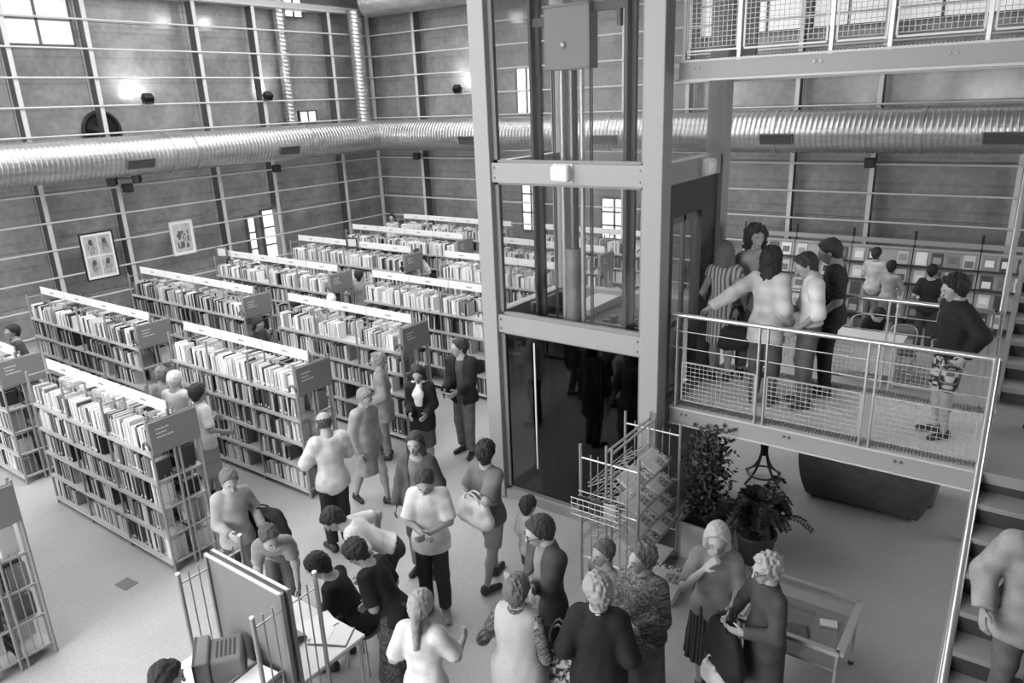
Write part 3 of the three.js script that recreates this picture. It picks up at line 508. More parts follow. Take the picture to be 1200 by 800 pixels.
// ------------------------------------------------------------------ newspaper rack
{
  const x0 = -3.40, x1 = -2.77, z0 = -5.64, z1 = -6.58, H = 1.6, cx = (x0 + x1) / 2, cz = (z0 + z1) / 2, hz = (z0 - z1) / 2;
  const o = thing('newspaper_rack', 'tubular steel newspaper rack with sloping wire shelves beside the lift', 'rack', cx, 0, cz);
  for (const s of [-1, 1]) endFrame(o, s * hz, x1 - x0, H, [.35, .95, H - .14], [-.2, -.12, .12, .2], mTubeGrey, false);
  for (const t of [-.03, .03]) part('top_rail', rod([t, H - .02, -hz], [t, H - .02, hz], .013), mRail, o);
  const shelves = [[.5, .3], [.72, .28], [.94, .25], [1.16, .2]];
  for (const s of [1, -1]) for (const [y, ext] of shelves) { const g = []; for (const k of [0, .5, 1]) g.push(rod([s * (.03 + ext * k), y + .12 * (1 - k), -hz], [s * (.03 + ext * k), y + .12 * (1 - k), hz], .006, 6)); for (let z = -hz + .1; z < hz; z += .12) g.push(rod([s * .03, y + .12, z], [s * (.03 + ext), y, z], .004, 5)); g.push(rod([s * (.03 + ext), y + .04, -hz], [s * (.03 + ext), y + .04, hz], .006, 6)); part('wire_shelf', merge(g), mSteel, o); }
  const bg = []; for (const y of [.92, .98, 1.04, 1.1]) for (const z of [hz + .02, hz + .17]) bg.push(rod([-.33, y, z], [.2, y, z], .005, 6)); for (let x = -.32; x <= .2; x += .065) { bg.push(rod([x, .92, hz + .02], [x, .92, hz + .17], .004, 5)); bg.push(rod([x, .92, hz + .17], [x, 1.1, hz + .17], .004, 5)); } part('wire_basket', merge(bg), mSteel, o);
  part('bottom_shelf', box(x1 - x0 - .05, .02, hz * 2, 0, .1, 0), mShelf, o);
  const mN = new THREE.MeshStandardMaterial({ map: T.news, roughness: .85 });
  const lab = ['lowest', 'second', 'third', 'top'];
  shelves.forEach(([y, ext], r) => { for (let k = 0; k < 2; k++) { const n = thing('newspaper', `folded newspaper on the ${lab[r]} sloping shelf, ${k ? 'lift' : 'window-side free'} end of the rack`, 'newspaper', cx + .045 + ext / 2, y + .085, cz + (k ? -.22 : .22), 0, 'newspapers in the rack'); const an = Math.atan2(.12, ext); const g = rbox(Math.hypot(ext, .12) * .96, .022, .38, .006, 0, 0, 0); g.rotateZ(-an); part('front_page', g, mN, n); const g2 = rbox(Math.hypot(ext, .12) * .9, .016, .36, .006, 0, -.0185, 0); g2.rotateZ(-an); part('inner_pages', g2, M(205, .8), n); } });
  const bn = thing('newspaper', 'newspaper pile lying on the floor shelf of the rack', 'newspaper', cx + .42, 0, cz + .1, .1, 'newspapers in the rack'); part('inner_pages', rbox(.36, .1, .5, .008, 0, .05, 0), M(190, .8), bn); part('front_page', rbox(.37, .014, .52, .005, 0, .108, 0), mN, bn);
  for (let k = 0; k < 3; k++) { const b = thing('magazine', ['black magazine', 'dark grey magazine', 'pale magazine'][k] + ' standing in the wire basket of the newspaper rack', 'magazine', cx - .22 + k * .14, .93, cz + hz + .09, .1 * k, 'magazines in the wire basket'); part('cover', rbox(.12, .16, .02, .004, 0, .08, 0), M([28, 60, 190][k], .5), b); part('pages', box(.115, .15, .012, 0, .08, -.012), M(220, .8), b); }
}
// ------------------------------------------------------------------ sofa, coat stand, display case, planters
{
  const s = thing('sofa', 'dark grey rounded two-seat sofa seen from behind under the bridge', 'sofa', -1.36, 0, -9.05);
  const m = M(96, .75, 0, { map: T.cloth });
  const back = new THREE.Shape(); back.moveTo(-.6, .06); back.quadraticCurveTo(-.74, .3, -.72, .74); back.quadraticCurveTo(-.7, .82, -.6, .83); back.lineTo(.6, .83); back.quadraticCurveTo(.7, .82, .72, .74); back.quadraticCurveTo(.74, .3, .6, .06); back.closePath();
  const bg = new THREE.ExtrudeGeometry(back, { depth: .16, bevelEnabled: true, bevelSize: .03, bevelThickness: .03, bevelSegments: 4, curveSegments: 10 }); bg.translate(0, 0, .2); part('backrest', bg, m, s);
  for (const e of [-1, 1]) { const arm = rbox(.2, .5, .8, .09, e * .64, .33, -.2, 5); part('armrest', arm, m, s); }
  part('seat_base', rbox(1.14, .26, .72, .05, 0, .2, -.2, 3), m, s); for (const e of [-1, 1]) part('seat_cushion', rbox(.54, .15, .66, .06, e * .275, .39, -.22, 4), m, s);
  for (const x of [-.52, .52]) for (const z of [-.48, .3]) part('foot', rod([x, 0, z], [x, .08, z], .03, 10), mBlack, s);
}
{
  const c = thing('bentwood_coat_stand', 'dark bentwood coat stand with curved legs behind the bridge', 'coat stand', -2.55, 0, -8.78); const m = M(50, .4);
  part('pole', rod([0, .35, 0], [0, 1.5, 0], .024, 12), m, c);
  for (let i = 0; i < 4; i++) { const a = i * Math.PI / 2 + .5, X = Math.cos(a), Z = Math.sin(a); part('curved_leg', tube([[X * .3, .015, Z * .3], [X * .16, .13, Z * .16], [X * .06, .32, Z * .06], [X * .05, .5, Z * .05], [X * .13, .66, Z * .13]], .016, 24, 8), m, c); part('hook', tube([[X * .03, 1.35, Z * .03], [X * .12, 1.42, Z * .12], [X * .15, 1.52, Z * .15], [X * .09, 1.56, Z * .09]], .011, 16, 6), m, c); }
  for (const [r, y] of [[.19, .1], [.15, .66]]) { const t = new THREE.TorusGeometry(r, .013, 8, 32); t.rotateX(Math.PI / 2); t.translate(0, y, 0); part('bent_ring', t, m, c); }
}
{
  const x0 = -1.62, x1 = -.83, z0 = -5.2, z1 = -5.95, H = .64, cx = (x0 + x1) / 2, cz = (z0 + z1) / 2, w = x1 - x0, d = z0 - z1;
  const o = thing('display_case', 'low glass topped display case on thin legs beside the women', 'display case', cx, 0, cz);
  part('top_frame', merge([box(w, .035, .045, 0, H, d / 2), box(w, .035, .045, 0, H, -d / 2), box(.06, .035, d, w / 2, H, 0), box(.06, .035, d, -w / 2, H, 0)]), mRail, o);
  part('glass_top', box(w - .06, .008, d - .06, 0, H, 0), mGlass, o);
  part('case_floor', box(w - .02, .015, d - .02, 0, H - .18, 0), M(130, .6), o);
  for (const s of [-1, 1]) { part('side_glass', box(.006, .15, d - .05, s * w / 2, H - .095, 0), mGlass, o); part('front_glass', box(w - .05, .15, .006, 0, H - .095, s * d / 2), mGlass, o); }
  for (const a of [-1, 1]) for (const b of [-1, 1]) { part('leg', rod([a * (w / 2 - .02), 0, b * (d / 2 - .02)], [a * (w / 2 - .02), H, b * (d / 2 - .02)], .013), mSteel, o); part('castor', sphere(.025, a * (w / 2 - .02), .02, b * (d / 2 - .02), 1, .8, 1, 10), mBlack, o); }
  for (const [n, l, x, z, ww, dd, v] of [['exhibit_book', 'grey open exhibit book inside the display case', -.05, .1, .3, .2, 95], ['exhibit_card', 'white exhibit card inside the display case', .2, -.16, .14, .1, 235]]) { const b = thing(n, l, n === 'exhibit_card' ? 'card' : 'book', cx + x, H - .17, cz + z, .3); part('cover', rbox(ww, .012, dd, .003, 0, .006, 0), M(v - 30, .7), b); part('page', rbox(ww * .94, .008, dd * .92, .002, 0, .015, 0), M(v, .8), b); }
}
function leaf(L, W) { // small folded leaf along +y
  const g = new THREE.BufferGeometry(); g.setAttribute('position', new THREE.Float32BufferAttribute([0, 0, 0, -W, L * .45, .012, 0, L, 0, W, L * .45, .012, 0, L * .45, -.006], 3)); g.setIndex([0, 4, 1, 1, 4, 2, 0, 3, 4, 4, 3, 2]); g.setAttribute('uv', new THREE.Float32BufferAttribute(10, 2)); g.computeVertexNormals(); return g;
}
const mLeaf = new THREE.MeshPhysicalMaterial({ color: grey(66), roughness: .5, side: THREE.DoubleSide, transmission: .0 }), mLeaf2 = new THREE.MeshStandardMaterial({ color: grey(52), roughness: .55, side: THREE.DoubleSide });
{
  const px = -2.56, pz = -6.86;
  const b = thing('planter', 'white square planter box holding the tall leafy shrub', 'planter', px, 0, pz); part('box', merge([span(-.24, .24, 0, .42, .2, .24), span(-.24, .24, 0, .42, -.24, -.2), span(-.24, -.2, 0, .42, -.2, .2), span(.2, .24, 0, .42, -.2, .2), span(-.2, .2, 0, .05, -.2, .2)]), M(215, .6), b); part('soil', box(.4, .02, .4, 0, .38, 0), M(38, .95), b); part('rim', merge([box(.5, .03, .03, 0, .42, .235), box(.5, .03, .03, 0, .42, -.235), box(.03, .03, .5, .235, .42, 0), box(.03, .03, .5, -.235, .42, 0)]), M(220, .6), b);
  const s = thing('leafy_shrub', 'tall dense small-leaved shrub growing in the white planter box', 'plant', px, .39, pz); const Q = new THREE.Quaternion(), leaves = [];
  for (let i = 0; i < 7; i++) { const a = i * .9, tx = Math.cos(a) * rr(.06, .17), tz = Math.sin(a) * rr(.06, .17), th = rr(.8, 1.08); part('stem', tube([[Math.cos(a) * .04, 0, Math.sin(a) * .04], [tx * .7, th * .5, tz * .7], [tx, th, tz]], .009, 12, 6), M(60, .8), s); for (let k = 0; k < 210; k++) { const t = rr(.08, 1.04), L = leaf(rr(.05, .085), rr(.014, .022)); const d = V(rr(-1, 1), rr(-.4, .9), rr(-1, 1)).normalize(); Q.setFromUnitVectors(UP, d); L.applyQuaternion(Q); const R = .2 * rnd(); const e = rr(0, 6.28); L.translate(tx * Math.min(1, t * 1.2) + Math.cos(e) * R, th * t, tz * Math.min(1, t * 1.2) + Math.sin(e) * R); leaves.push(L); } }
  const f = part('foliage', merge(leaves), mLeaf2, s); f.userData.kind = 'stuff';
  const fx = -2.06, fz = -7.02; const p2 = thing('plant_pot', 'dark round pot holding the bushy fern', 'pot', fx, 0, fz); part('pot', new THREE.LatheGeometry([[.001, 0], [.16, 0], [.2, .3], [.215, .3], [.215, .34], [.19, .34], [.18, .28], [.001, .28]].map(q => new THREE.Vector2(...q)), 24), M(70, .6), p2); part('soil', (() => { const g = new THREE.CylinderGeometry(.18, .18, .02, 20); g.translate(0, .29, 0); return g; })(), M(34, .95), p2);
  const fe = thing('bushy_fern', 'bushy dark fern with arching fronds in the round pot', 'plant', fx, .3, fz);
  for (let i = 0; i < 70; i++) {
    const a = i * 2.4, reach = i < 3 ? rr(.5, .62) : rr(.16, .42), up = rr(.22, .48), X = Math.cos(a), Z = Math.sin(a); const c = new THREE.CatmullRomCurve3([V(X * .03, 0, Z * .03), V(X * reach * .45, up * .85, Z * reach * .45), V(X * reach * .8, up, Z * reach * .8), V(X * reach * 1.1, up * .72, Z * reach * 1.1)]);
    const g = [new THREE.TubeGeometry(c, 10, .004, 4)]; for (let k = 2; k < 17; k++) { const t = k / 17, P = c.getPoint(t), D = c.getTangent(t), S = V().crossVectors(D, UP).normalize(); for (const sd of [-1, 1]) { const L = leaf(.1 * (1 - t * .4), .015); Q.setFromUnitVectors(UP, S.clone().multiplyScalar(sd).addScaledVector(D, .5).add(V(0, rr(-.2, .3), 0)).normalize()); L.applyQuaternion(Q); L.translate(P.x, P.y, P.z); g.push(L); } }
    part('frond', merge(g), mLeaf2, fe);
  }
}
// ------------------------------------------------------------------ magazine shelves on the far wall, reading table and chair
{
  const zB = -16.95;
  for (let u = 0; u < 5; u++) {
    const xa = -5.75 + u * 1.18, xb = xa + 1.16;
    const o = thing('magazine_shelf', ['magazine display unit nearest the lift', 'second magazine display unit from the lift', 'middle magazine display unit on the far wall', 'magazine display unit behind the dark shirted reader', 'magazine display unit nearest the staircase'][u], 'magazine shelf', (xa + xb) / 2, 0, zB, 0, 'magazine display units');
    const w = 1.16; for (const s of [-1, 1]) part('side_post', rod([s * w / 2, 0, 0], [s * w / 2, 1.95, -.1], .014), mBlack, o);
    part('top_ledge', box(w, .03, .1, 0, 1.6, -.02), M(170, .5), o); part('header', box(w, .1, .02, 0, 1.72, -.08), M(150, .5), o);
    for (let r = 0; r < 4; r++) { const y = .16 + r * .37; const bp = box(w, .34, .012, 0, .17, 0); bp.rotateX(-.28); bp.translate(0, y, .17 - .03 * r); part('display_board', bp, M(158, .6), o); part('ledge', merge([box(w, .015, .07, 0, y - .005, .2 - .03 * r), box(w, .035, .008, 0, y + .012, .235 - .03 * r)]), M(60, .5), o);
      for (let k = 0; k < 4; k++) { if (rnd() < .12) continue; const v = pick([70, 130, 190, 225, 205]); const m = thing('magazine', `${v < 100 ? 'dark' : v < 160 ? 'grey' : v < 200 ? 'light grey' : 'pale'} magazine on the ${['lowest', 'second', 'third', 'top'][r]} ledge of the ${['first', 'second', 'third', 'fourth', 'last'][u]} display unit from lift`, 'magazine', xa + .16 + k * .28, y + .012, zB + .19 - .03 * r, 0, 'magazines on the far wall'); const g = rbox(.21, .28, .012, .004, 0, .14, 0, 1); g.rotateX(-.28); part('cover', g, M(v, .5), m); const g2 = box(.15, .13, .004, 0, .13 + rr(-.03, .03), .009); g2.rotateX(-.28); part('cover_picture', g2, M(pick([60, 110, 150, 230]), .6), m); } }
  }
  const t = thing('reading_table', 'white reading table with panel front beyond the low bridge', 'table', -2.35, 0, -13.25); part('table_top', rbox(1.3, .03, .7, .008, 0, .735, 0), M(225, .5), t); part('modesty_panel', box(1.2, .5, .02, 0, .46, .3), M(205, .6), t); for (const x of [-.6, .6]) for (const z of [-.3, .3]) part('leg', rod([x, 0, z], [x, .72, z], .016), mSteel, t);
  const chair = (l, x, z, ry) => { const c = thing('tubular_chair', l, 'chair', x, 0, z, ry, 'chairs in the reading area'); part('seat', rbox(.42, .03, .42, .014, 0, .45, 0), M(120, .6), c); part('backrest', tube([[-.2, .5, -.2], [-.2, .78, -.22], [-.14, .86, -.23], [.14, .86, -.23], [.2, .78, -.22], [.2, .5, -.2]], .013, 40, 8), mRail, c); part('back_panel', rbox(.34, .16, .015, .006, 0, .72, -.22), M(120, .6), c); for (const a of [-1, 1]) for (const b of [-1, 1]) part('leg', rod([a * .19, 0, b * .19], [a * .19, .45, b * .18], .012), mRail, c); };
  chair('tubular steel chair with rounded back near the seated reader', -1.75, -13.55, .2); chair('tubular chair under the reader in black', -2.4, -13.95, .6);
}
// ------------------------------------------------------------------ people: distance field bodies meshed with surface nets
function P(a, b, ra, rb, o = {}) { return { a, b, ra, rb, ...o }; }
function netMesh(prims, cell, k, disp) {
  const lo = [1e9, 1e9, 1e9], hi = [-1e9, -1e9, -1e9], ax = ['x', 'y', 'z'];
  for (const p of prims) { const R = Math.max(p.ra, p.rb); p.m = R + k + cell * 2; for (let i = 0; i < 3; i++) { lo[i] = Math.min(lo[i], p.a[ax[i]] - p.m, p.b[ax[i]] - p.m); hi[i] = Math.max(hi[i], p.a[ax[i]] + p.m, p.b[ax[i]] + p.m); } }
  const n = [0, 1, 2].map(i => Math.ceil((hi[i] - lo[i]) / cell) + 2), [nx, ny, nz] = n; const F = new Float32Array(nx * ny * nz).fill(1);
  for (const p of prims) {
    const i0 = [], i1 = []; for (let i = 0; i < 3; i++) { i0.push(Math.max(0, Math.floor((Math.min(p.a[ax[i]], p.b[ax[i]]) - p.m - lo[i]) / cell))); i1.push(Math.min(n[i] - 1, Math.ceil((Math.max(p.a[ax[i]], p.b[ax[i]]) + p.m - lo[i]) / cell))); }
    let bx = p.b.x - p.a.x, by = p.b.y - p.a.y, bz = p.b.z - p.a.z; const L0 = Math.hypot(bx, by, bz) || 1e-6, ux = bx / L0, uy = by / L0, uz = bz / L0;
    const f = p.f, kk = f ? 1 / p.k - 1 : 0; if (f) { const d = bx * f.x + by * f.y + bz * f.z; bx += f.x * d * kk; by += f.y * d * kk; bz += f.z * d * kk; }
    const bb = bx * bx + by * by + bz * bz + 1e-12;
    for (let z = i0[2]; z <= i1[2]; z++) for (let y = i0[1]; y <= i1[1]; y++) for (let x = i0[0]; x <= i1[0]; x++) {
      const wx = lo[0] + x * cell, wy = lo[1] + y * cell, wz = lo[2] + z * cell; let qx = wx - p.a.x, qy = wy - p.a.y, qz = wz - p.a.z; const rx = qx, ry = qy, rz = qz;
      if (f) { const d = qx * f.x + qy * f.y + qz * f.z; qx += f.x * d * kk; qy += f.y * d * kk; qz += f.z * d * kk; }
      let t = (qx * bx + qy * by + qz * bz) / bb; t = t < 0 ? 0 : t > 1 ? 1 : t; const ex = qx - bx * t, ey = qy - by * t, ez = qz - bz * t;
      let d = Math.sqrt(ex * ex + ey * ey + ez * ez) - (p.ra + (p.rb - p.ra) * t);
      if (p.wave) { const an = Math.atan2(rx, rz); d += p.wave * t * Math.cos(an * p.waves); }
      if (p.capB) d = Math.max(d, (wx - p.b.x) * ux + (wy - p.b.y) * uy + (wz - p.b.z) * uz);
      if (p.capA) d = Math.max(d, -(rx * ux + ry * uy + rz * uz));
      if (p.cuts) for (const c of p.cuts) { const e = (wx - c.p.x) * c.n.x + (wy - c.p.y) * c.n.y + (wz - c.p.z) * c.n.z; if (e > d) d = e; }
      const id = (z * ny + y) * nx + x, o = F[id]; const h = Math.max(k - Math.abs(o - d), 0) / k; F[id] = Math.min(o, d) - h * h * k * .25;
    }
  }
  if (disp) for (let z = 0; z < nz; z++) for (let y = 0; y < ny; y++) for (let x = 0; x < nx; x++) { const id = (z * ny + y) * nx + x; if (F[id] < .08) F[id] = disp(lo[0] + x * cell, lo[1] + y * cell, lo[2] + z * cell, F[id]); }
  const pos = [], idx = [], vid = new Int32Array(nx * ny * nz).fill(-1), sy = nx, sz = nx * ny;
  for (let z = 0; z < nz - 1; z++) for (let y = 0; y < ny - 1; y++) for (let x = 0; x < nx - 1; x++) {
    const b = z * sz + y * sy + x; let m = 0; const c = [F[b], F[b + 1], F[b + sy], F[b + sy + 1], F[b + sz], F[b + sz + 1], F[b + sz + sy], F[b + sz + sy + 1]];
    for (let i = 0; i < 8; i++) if (c[i] < 0) m |= 1 << i; if (m === 0 || m === 255) continue;
    let X = 0, Y = 0, Z = 0, q = 0;
    for (let i = 0; i < 8; i++) for (let a = 1; a < 8; a <<= 1) { const j = i | a; if (j === i) continue; if ((c[i] < 0) === (c[j] < 0)) continue; const t = c[i] / (c[i] - c[j]); X += (i & 1) + (a === 1 ? t : 0); Y += (i >> 1 & 1) + (a === 2 ? t : 0); Z += (i >> 2 & 1) + (a === 4 ? t : 0); q++; }
    vid[b] = pos.length / 3; pos.push(lo[0] + (x + X / q) * cell, lo[1] + (y + Y / q) * cell, lo[2] + (z + Z / q) * cell);
  }
  const quad = (a, b, c, d, fl) => { if (a < 0 || b < 0 || c < 0 || d < 0) return; if (fl) idx.push(a, b, c, a, c, d); else idx.push(a, c, b, a, d, c); };
  for (let z = 1; z < nz - 1; z++) for (let y = 1; y < ny - 1; y++) for (let x = 1; x < nx - 1; x++) {
    const b = z * sz + y * sy + x, s = F[b] < 0;
    if (s !== F[b + 1] < 0) quad(vid[b - sy - sz], vid[b - sz], vid[b], vid[b - sy], s);
    if (s !== F[b + sy] < 0) quad(vid[b - 1 - sz], vid[b - 1], vid[b], vid[b - sz], s);
    if (s !== F[b + sz] < 0) quad(vid[b - 1 - sy], vid[b - sy], vid[b], vid[b - 1], s);
  }
  const g = new THREE.BufferGeometry(); g.setAttribute('position', new THREE.Float32BufferAttribute(pos, 3)); g.setIndex(idx); g.computeVertexNormals();
  const uv = new Float32Array(pos.length / 3 * 2); for (let i = 0; i < uv.length / 2; i++) { uv[2 * i] = pos[3 * i] + pos[3 * i + 2] * .6; uv[2 * i + 1] = pos[3 * i + 1]; } g.setAttribute('uv', new THREE.BufferAttribute(uv, 2));
  return g;
}
function ik(a, t, l1, l2, pole) { // middle joint of a two bone limb; returns [mid, end]
  const d = t.clone().sub(a); let L = d.length(); const mx = (l1 + l2) * .999; if (L > mx) { d.multiplyScalar(mx / L); L = mx; } const e = a.clone().add(d), u = d.clone().normalize();
  const c = (l1 * l1 + L * L - l2 * l2) / (2 * L), h = Math.sqrt(Math.max(0, l1 * l1 - c * c)); const pv = pole.clone().addScaledVector(u, -pole.dot(u)).normalize();
  return [a.clone().addScaledVector(u, c).addScaledVector(pv, h), e];
}
const SKIN = 156;
function person(o) {
  const s = o.h / 1.75, W = (o.build || 1) * .9, dist = Math.hypot(o.x, 4.8 - 1 - (o.y || 0), o.z), far = dist > 12.5, q = far ? 1.6 : dist > 9 ? 1.3 : 1;
  const g = thing('person', o.label, 'person', o.x, o.y || 0, o.z, (o.yaw || 0) * Math.PI / 180, o.group);
  const ro = (v, ax, an) => v.clone().applyAxisAngle(ax, an), A = (p, ...t) => { const r = p.clone(); for (let i = 0; i < t.length; i += 2) r.addScaledVector(t[i], t[i + 1] * s); return r; };
  const X = V(1, 0, 0), Zv = V(0, 0, 1), lean = o.lean || 0, tw = o.twist || 0;
  const pz0 = o.pel ? o.pel[1] : 0, reach = [o.footL, o.footR].map(t => { const dz = (t ? t[1] : 0) - pz0, dx = (t ? Math.abs(t[0]) : .09) - .08; return Math.sqrt(.826 * .826 - dz * dz - dx * dx) + .105; });
  const pel = V((o.pel ? o.pel[0] : 0) * s, (o.hipY || Math.min(.93, ...reach)) * s, (o.pel ? o.pel[1] : 0) * s);
  const u = ro(ro(UP, X, lean), Zv, o.tilt || 0).normalize(); const f0 = ro(Zv, X, lean); const f = ro(f0, u, tw), l = V().crossVectors(u, f).normalize();
  const waist = A(pel, u, .13), chest = A(pel, u, .34), neck = A(pel, u, .51, f, .0), hp = (o.headPitch || 0), hy = (o.headYaw || 0);
  let hu = ro(u, l, hp + (lean > .4 ? -lean * .25 : 0)), hf = ro(ro(f, l, hp + (lean > .4 ? -lean * .25 : 0)), hu, hy); const hl = V().crossVectors(hu, hf).normalize();
  const hs = o.headS || 1, HA = (p, ...t) => { const r = p.clone(); for (let i = 0; i < t.length; i += 2) r.addScaledVector(t[i], t[i + 1] * s * hs); return r; };
  const c = HA(A(neck, hu, .03), hu, .115, hf, .022);
  const sh = [1, -1].map(d => A(pel, u, .45, l, d * (o.man ? .165 : .146) * Math.sqrt(W))), hip = [1, -1].map(d => A(pel, V(1, 0, 0), d * .085 * W, UP, -.02));
  const arms = [1, -1].map((d, i) => { const h = (i ? o.armR : o.armL) || [.05, -.51, .04]; const t = A(sh[i], l, d * h[0], u, h[1], f, h[2]); const pole = l.clone().multiplyScalar(d * (h[3] === undefined ? .28 : h[3])).addScaledVector(f, -1).addScaledVector(u, h[4] || -.2); return ik(sh[i], t, .285 * s, .25 * s, pole); });
  const legs = [1, -1].map((d, i) => { const t0 = (i ? o.footR : o.footL) || [d * .09, 0]; const t = V(t0[0] * s, (.085 + (t0[2] || 0)) * s, t0[1] * s); return [...ik(hip[i], t, (o.hipY ? .425 : .412) * s, (o.hipY ? .43 : .416) * s, V(d * .15, 0, 1)), (t0[3] || d * .25)]; });
  const body = [], B = (...a) => body.push(P(...a)), w = W * s;
  B(A(pel, u, -.02), waist, .135 * w, .118 * w, { f, k: .74 }); B(waist, chest, .118 * w, .145 * w, { f, k: .7 }); B(A(sh[0], l, -.04), A(sh[1], l, .04), .062 * s, .062 * s); B(A(chest, u, .08), A(neck, u, .02), .085 * s, .052 * s); B(neck, HA(c, hu, -.06, hf, -.02), .054 * s, .05 * s);
  arms.forEach(([e, h], i) => { B(sh[i], e, .052 * s * Math.sqrt(W), .04 * s); B(e, h, .041 * s, .027 * s); });
  legs.forEach(([k, a], i) => { B(hip[i], k, .09 * w, .056 * s); B(k, A(k.clone().lerp(a, .35), V(0, 0, 1), -.012), .05 * s, .052 * s); B(k.clone().lerp(a, .35), a, .05 * s, .034 * s); });
  const gb = netMesh(body, .019 * q, .05 * s);
  // head with brow, nose, jaw and ears
  const hd = [P(HA(c, hu, .03, hf, -.028), HA(c, hu, .028, hf, .004), .092 * s * hs, .09 * s * hs, { f: hl, k: .82 }), P(HA(c, hu, .0, hf, .035), HA(c, hu, -.082, hf, .048), .07 * s * hs, .034 * s * hs, { f: hl, k: .9 }), P(HA(c, hu, .004, hf, .1), HA(c, hu, -.03, hf, .118), .009 * s * hs, .014 * s * hs), P(HA(c, hu, .022, hf, .088, hl, .03), HA(c, hu, .022, hf, .088, hl, -.03), .013 * s * hs, .013 * s * hs), P(HA(c, hu, -.058, hf, .084, hl, .012), HA(c, hu, -.058, hf, .084, hl, -.012), .012 * s * hs, .012 * s * hs), P(HA(c, hu, -.05, hf, -.01), A(neck, u, .0), .05 * s, .054 * s)];
  for (const d of [1, -1]) hd.push(P(HA(c, hu, .012, hl, d * .077, hf, -.008), HA(c, hu, -.02, hl, d * .074, hf, 0), .022 * s * hs, .016 * s * hs, { f: hl, k: .5 }));
  const parts = [gb, netMesh(hd, (far ? .012 : .0075) * s, .02 * s * hs)];
  const hands = [];
  arms.forEach(([e, h], i) => {
    const d = h.clone().sub(e).normalize(), side = i ? -1 : 1; let n = l.clone().multiplyScalar(-side).addScaledVector(f, -.25); n.addScaledVector(d, -n.dot(d)); if (n.lengthSq() < .05) n = u.clone().addScaledVector(d, -u.dot(d)); n.normalize(); const t = V().crossVectors(d, n).normalize().multiplyScalar(1); if (t.dot(f) < 0) t.negate();
    const hp_ = [P(A(h, d, -.03), A(h, d, .03), .027 * s, .028 * s, { f: n, k: .75 }), P(A(h, d, .03, t, -.008), A(h, d, .075), .034 * s, .037 * s, { f: n, k: .42 })], cu = o.curl === undefined ? .55 : o.curl;
    [[-.03, .055], [-.0105, .068], [.0105, .073], [.03, .064]].forEach(([off, L]) => { const b0 = A(h, d, .095, t, off); const d1 = d.clone().multiplyScalar(Math.cos(cu * .6)).addScaledVector(n, Math.sin(cu * .6)), d2 = d.clone().multiplyScalar(Math.cos(cu * 1.7)).addScaledVector(n, Math.sin(cu * 1.7)); const m1 = A(b0, d1, L * .55), m2 = A(m1, d2, L * .5); hp_.push(P(A(h, d, .06, t, off * .8), b0, .0105 * s, .0095 * s), P(b0, m1, .0095 * s, .0085 * s), P(m1, m2, .0085 * s, .0072 * s)); });
    const tb = A(h, d, .025, t, .026), t1 = A(tb, d, .028, t, .03, n, .008), t2 = A(t1, d, .03, t, .008, n, .012); hp_.push(P(tb, t1, .014 * s, .011 * s), P(t1, t2, .011 * s, .009 * s));
    hands.push({ wrist: h, d, n, t, palm: A(h, d, .08, n, .03) });
    if (dist < 13.5) parts.push(netMesh(hp_, (dist < 8 ? .006 : .009) * s, .008 * s)); else parts.push(netMesh(hp_.slice(0, 2), .012, .02));
  });
  const bodyMesh = part('body', merge2(parts), M(o.skin || SKIN, .6), g);
  // face details
  const fs = [], eye = d => { const p = HA(c, hu, .008, hl, d * .031, hf, .0875); return sphere(.0115 * s * hs, p.x, p.y, p.z, 1.2, .8, .8, 8); }; if (!far) { part('eyes', merge([eye(1), eye(-1)]), M(40, .3), bodyMesh); const mo = HA(c, hu, -.058, hf, .0965); part('mouth', sphere(.016 * s * hs, mo.x, mo.y, mo.z, 1.2, .3, .5, 8), M(105, .6), bodyMesh); const br = d => { const p = HA(c, hu, .03, hl, d * .032, hf, .1); return sphere(.016 * s * hs, p.x, p.y, p.z, 1.1, .28, .5, 8); }; part('eyebrows', merge([br(1), br(-1)]), M(Math.min(o.hair ? o.hair.v : 60, 110), .8), bodyMesh); }
  if (o.glasses) { const gl = []; for (const d of [1, -1]) { const t = new THREE.TorusGeometry(.024 * s, .003, 6, 18); const m = new THREE.Matrix4().makeBasis(hl, hu, hf); t.applyMatrix4(m); const p = HA(c, hu, .004, hl, d * .032, hf, .108); t.translate(p.x, p.y, p.z); gl.push(t); const e1 = HA(c, hu, .008, hl, d * .058, hf, .1), e2 = HA(c, hu, .008, hl, d * .082, hf, -.01); gl.push(rod(e1.toArray(), e2.toArray(), .003, 5)); } part('glasses', merge(gl), M(45, .3), g); }
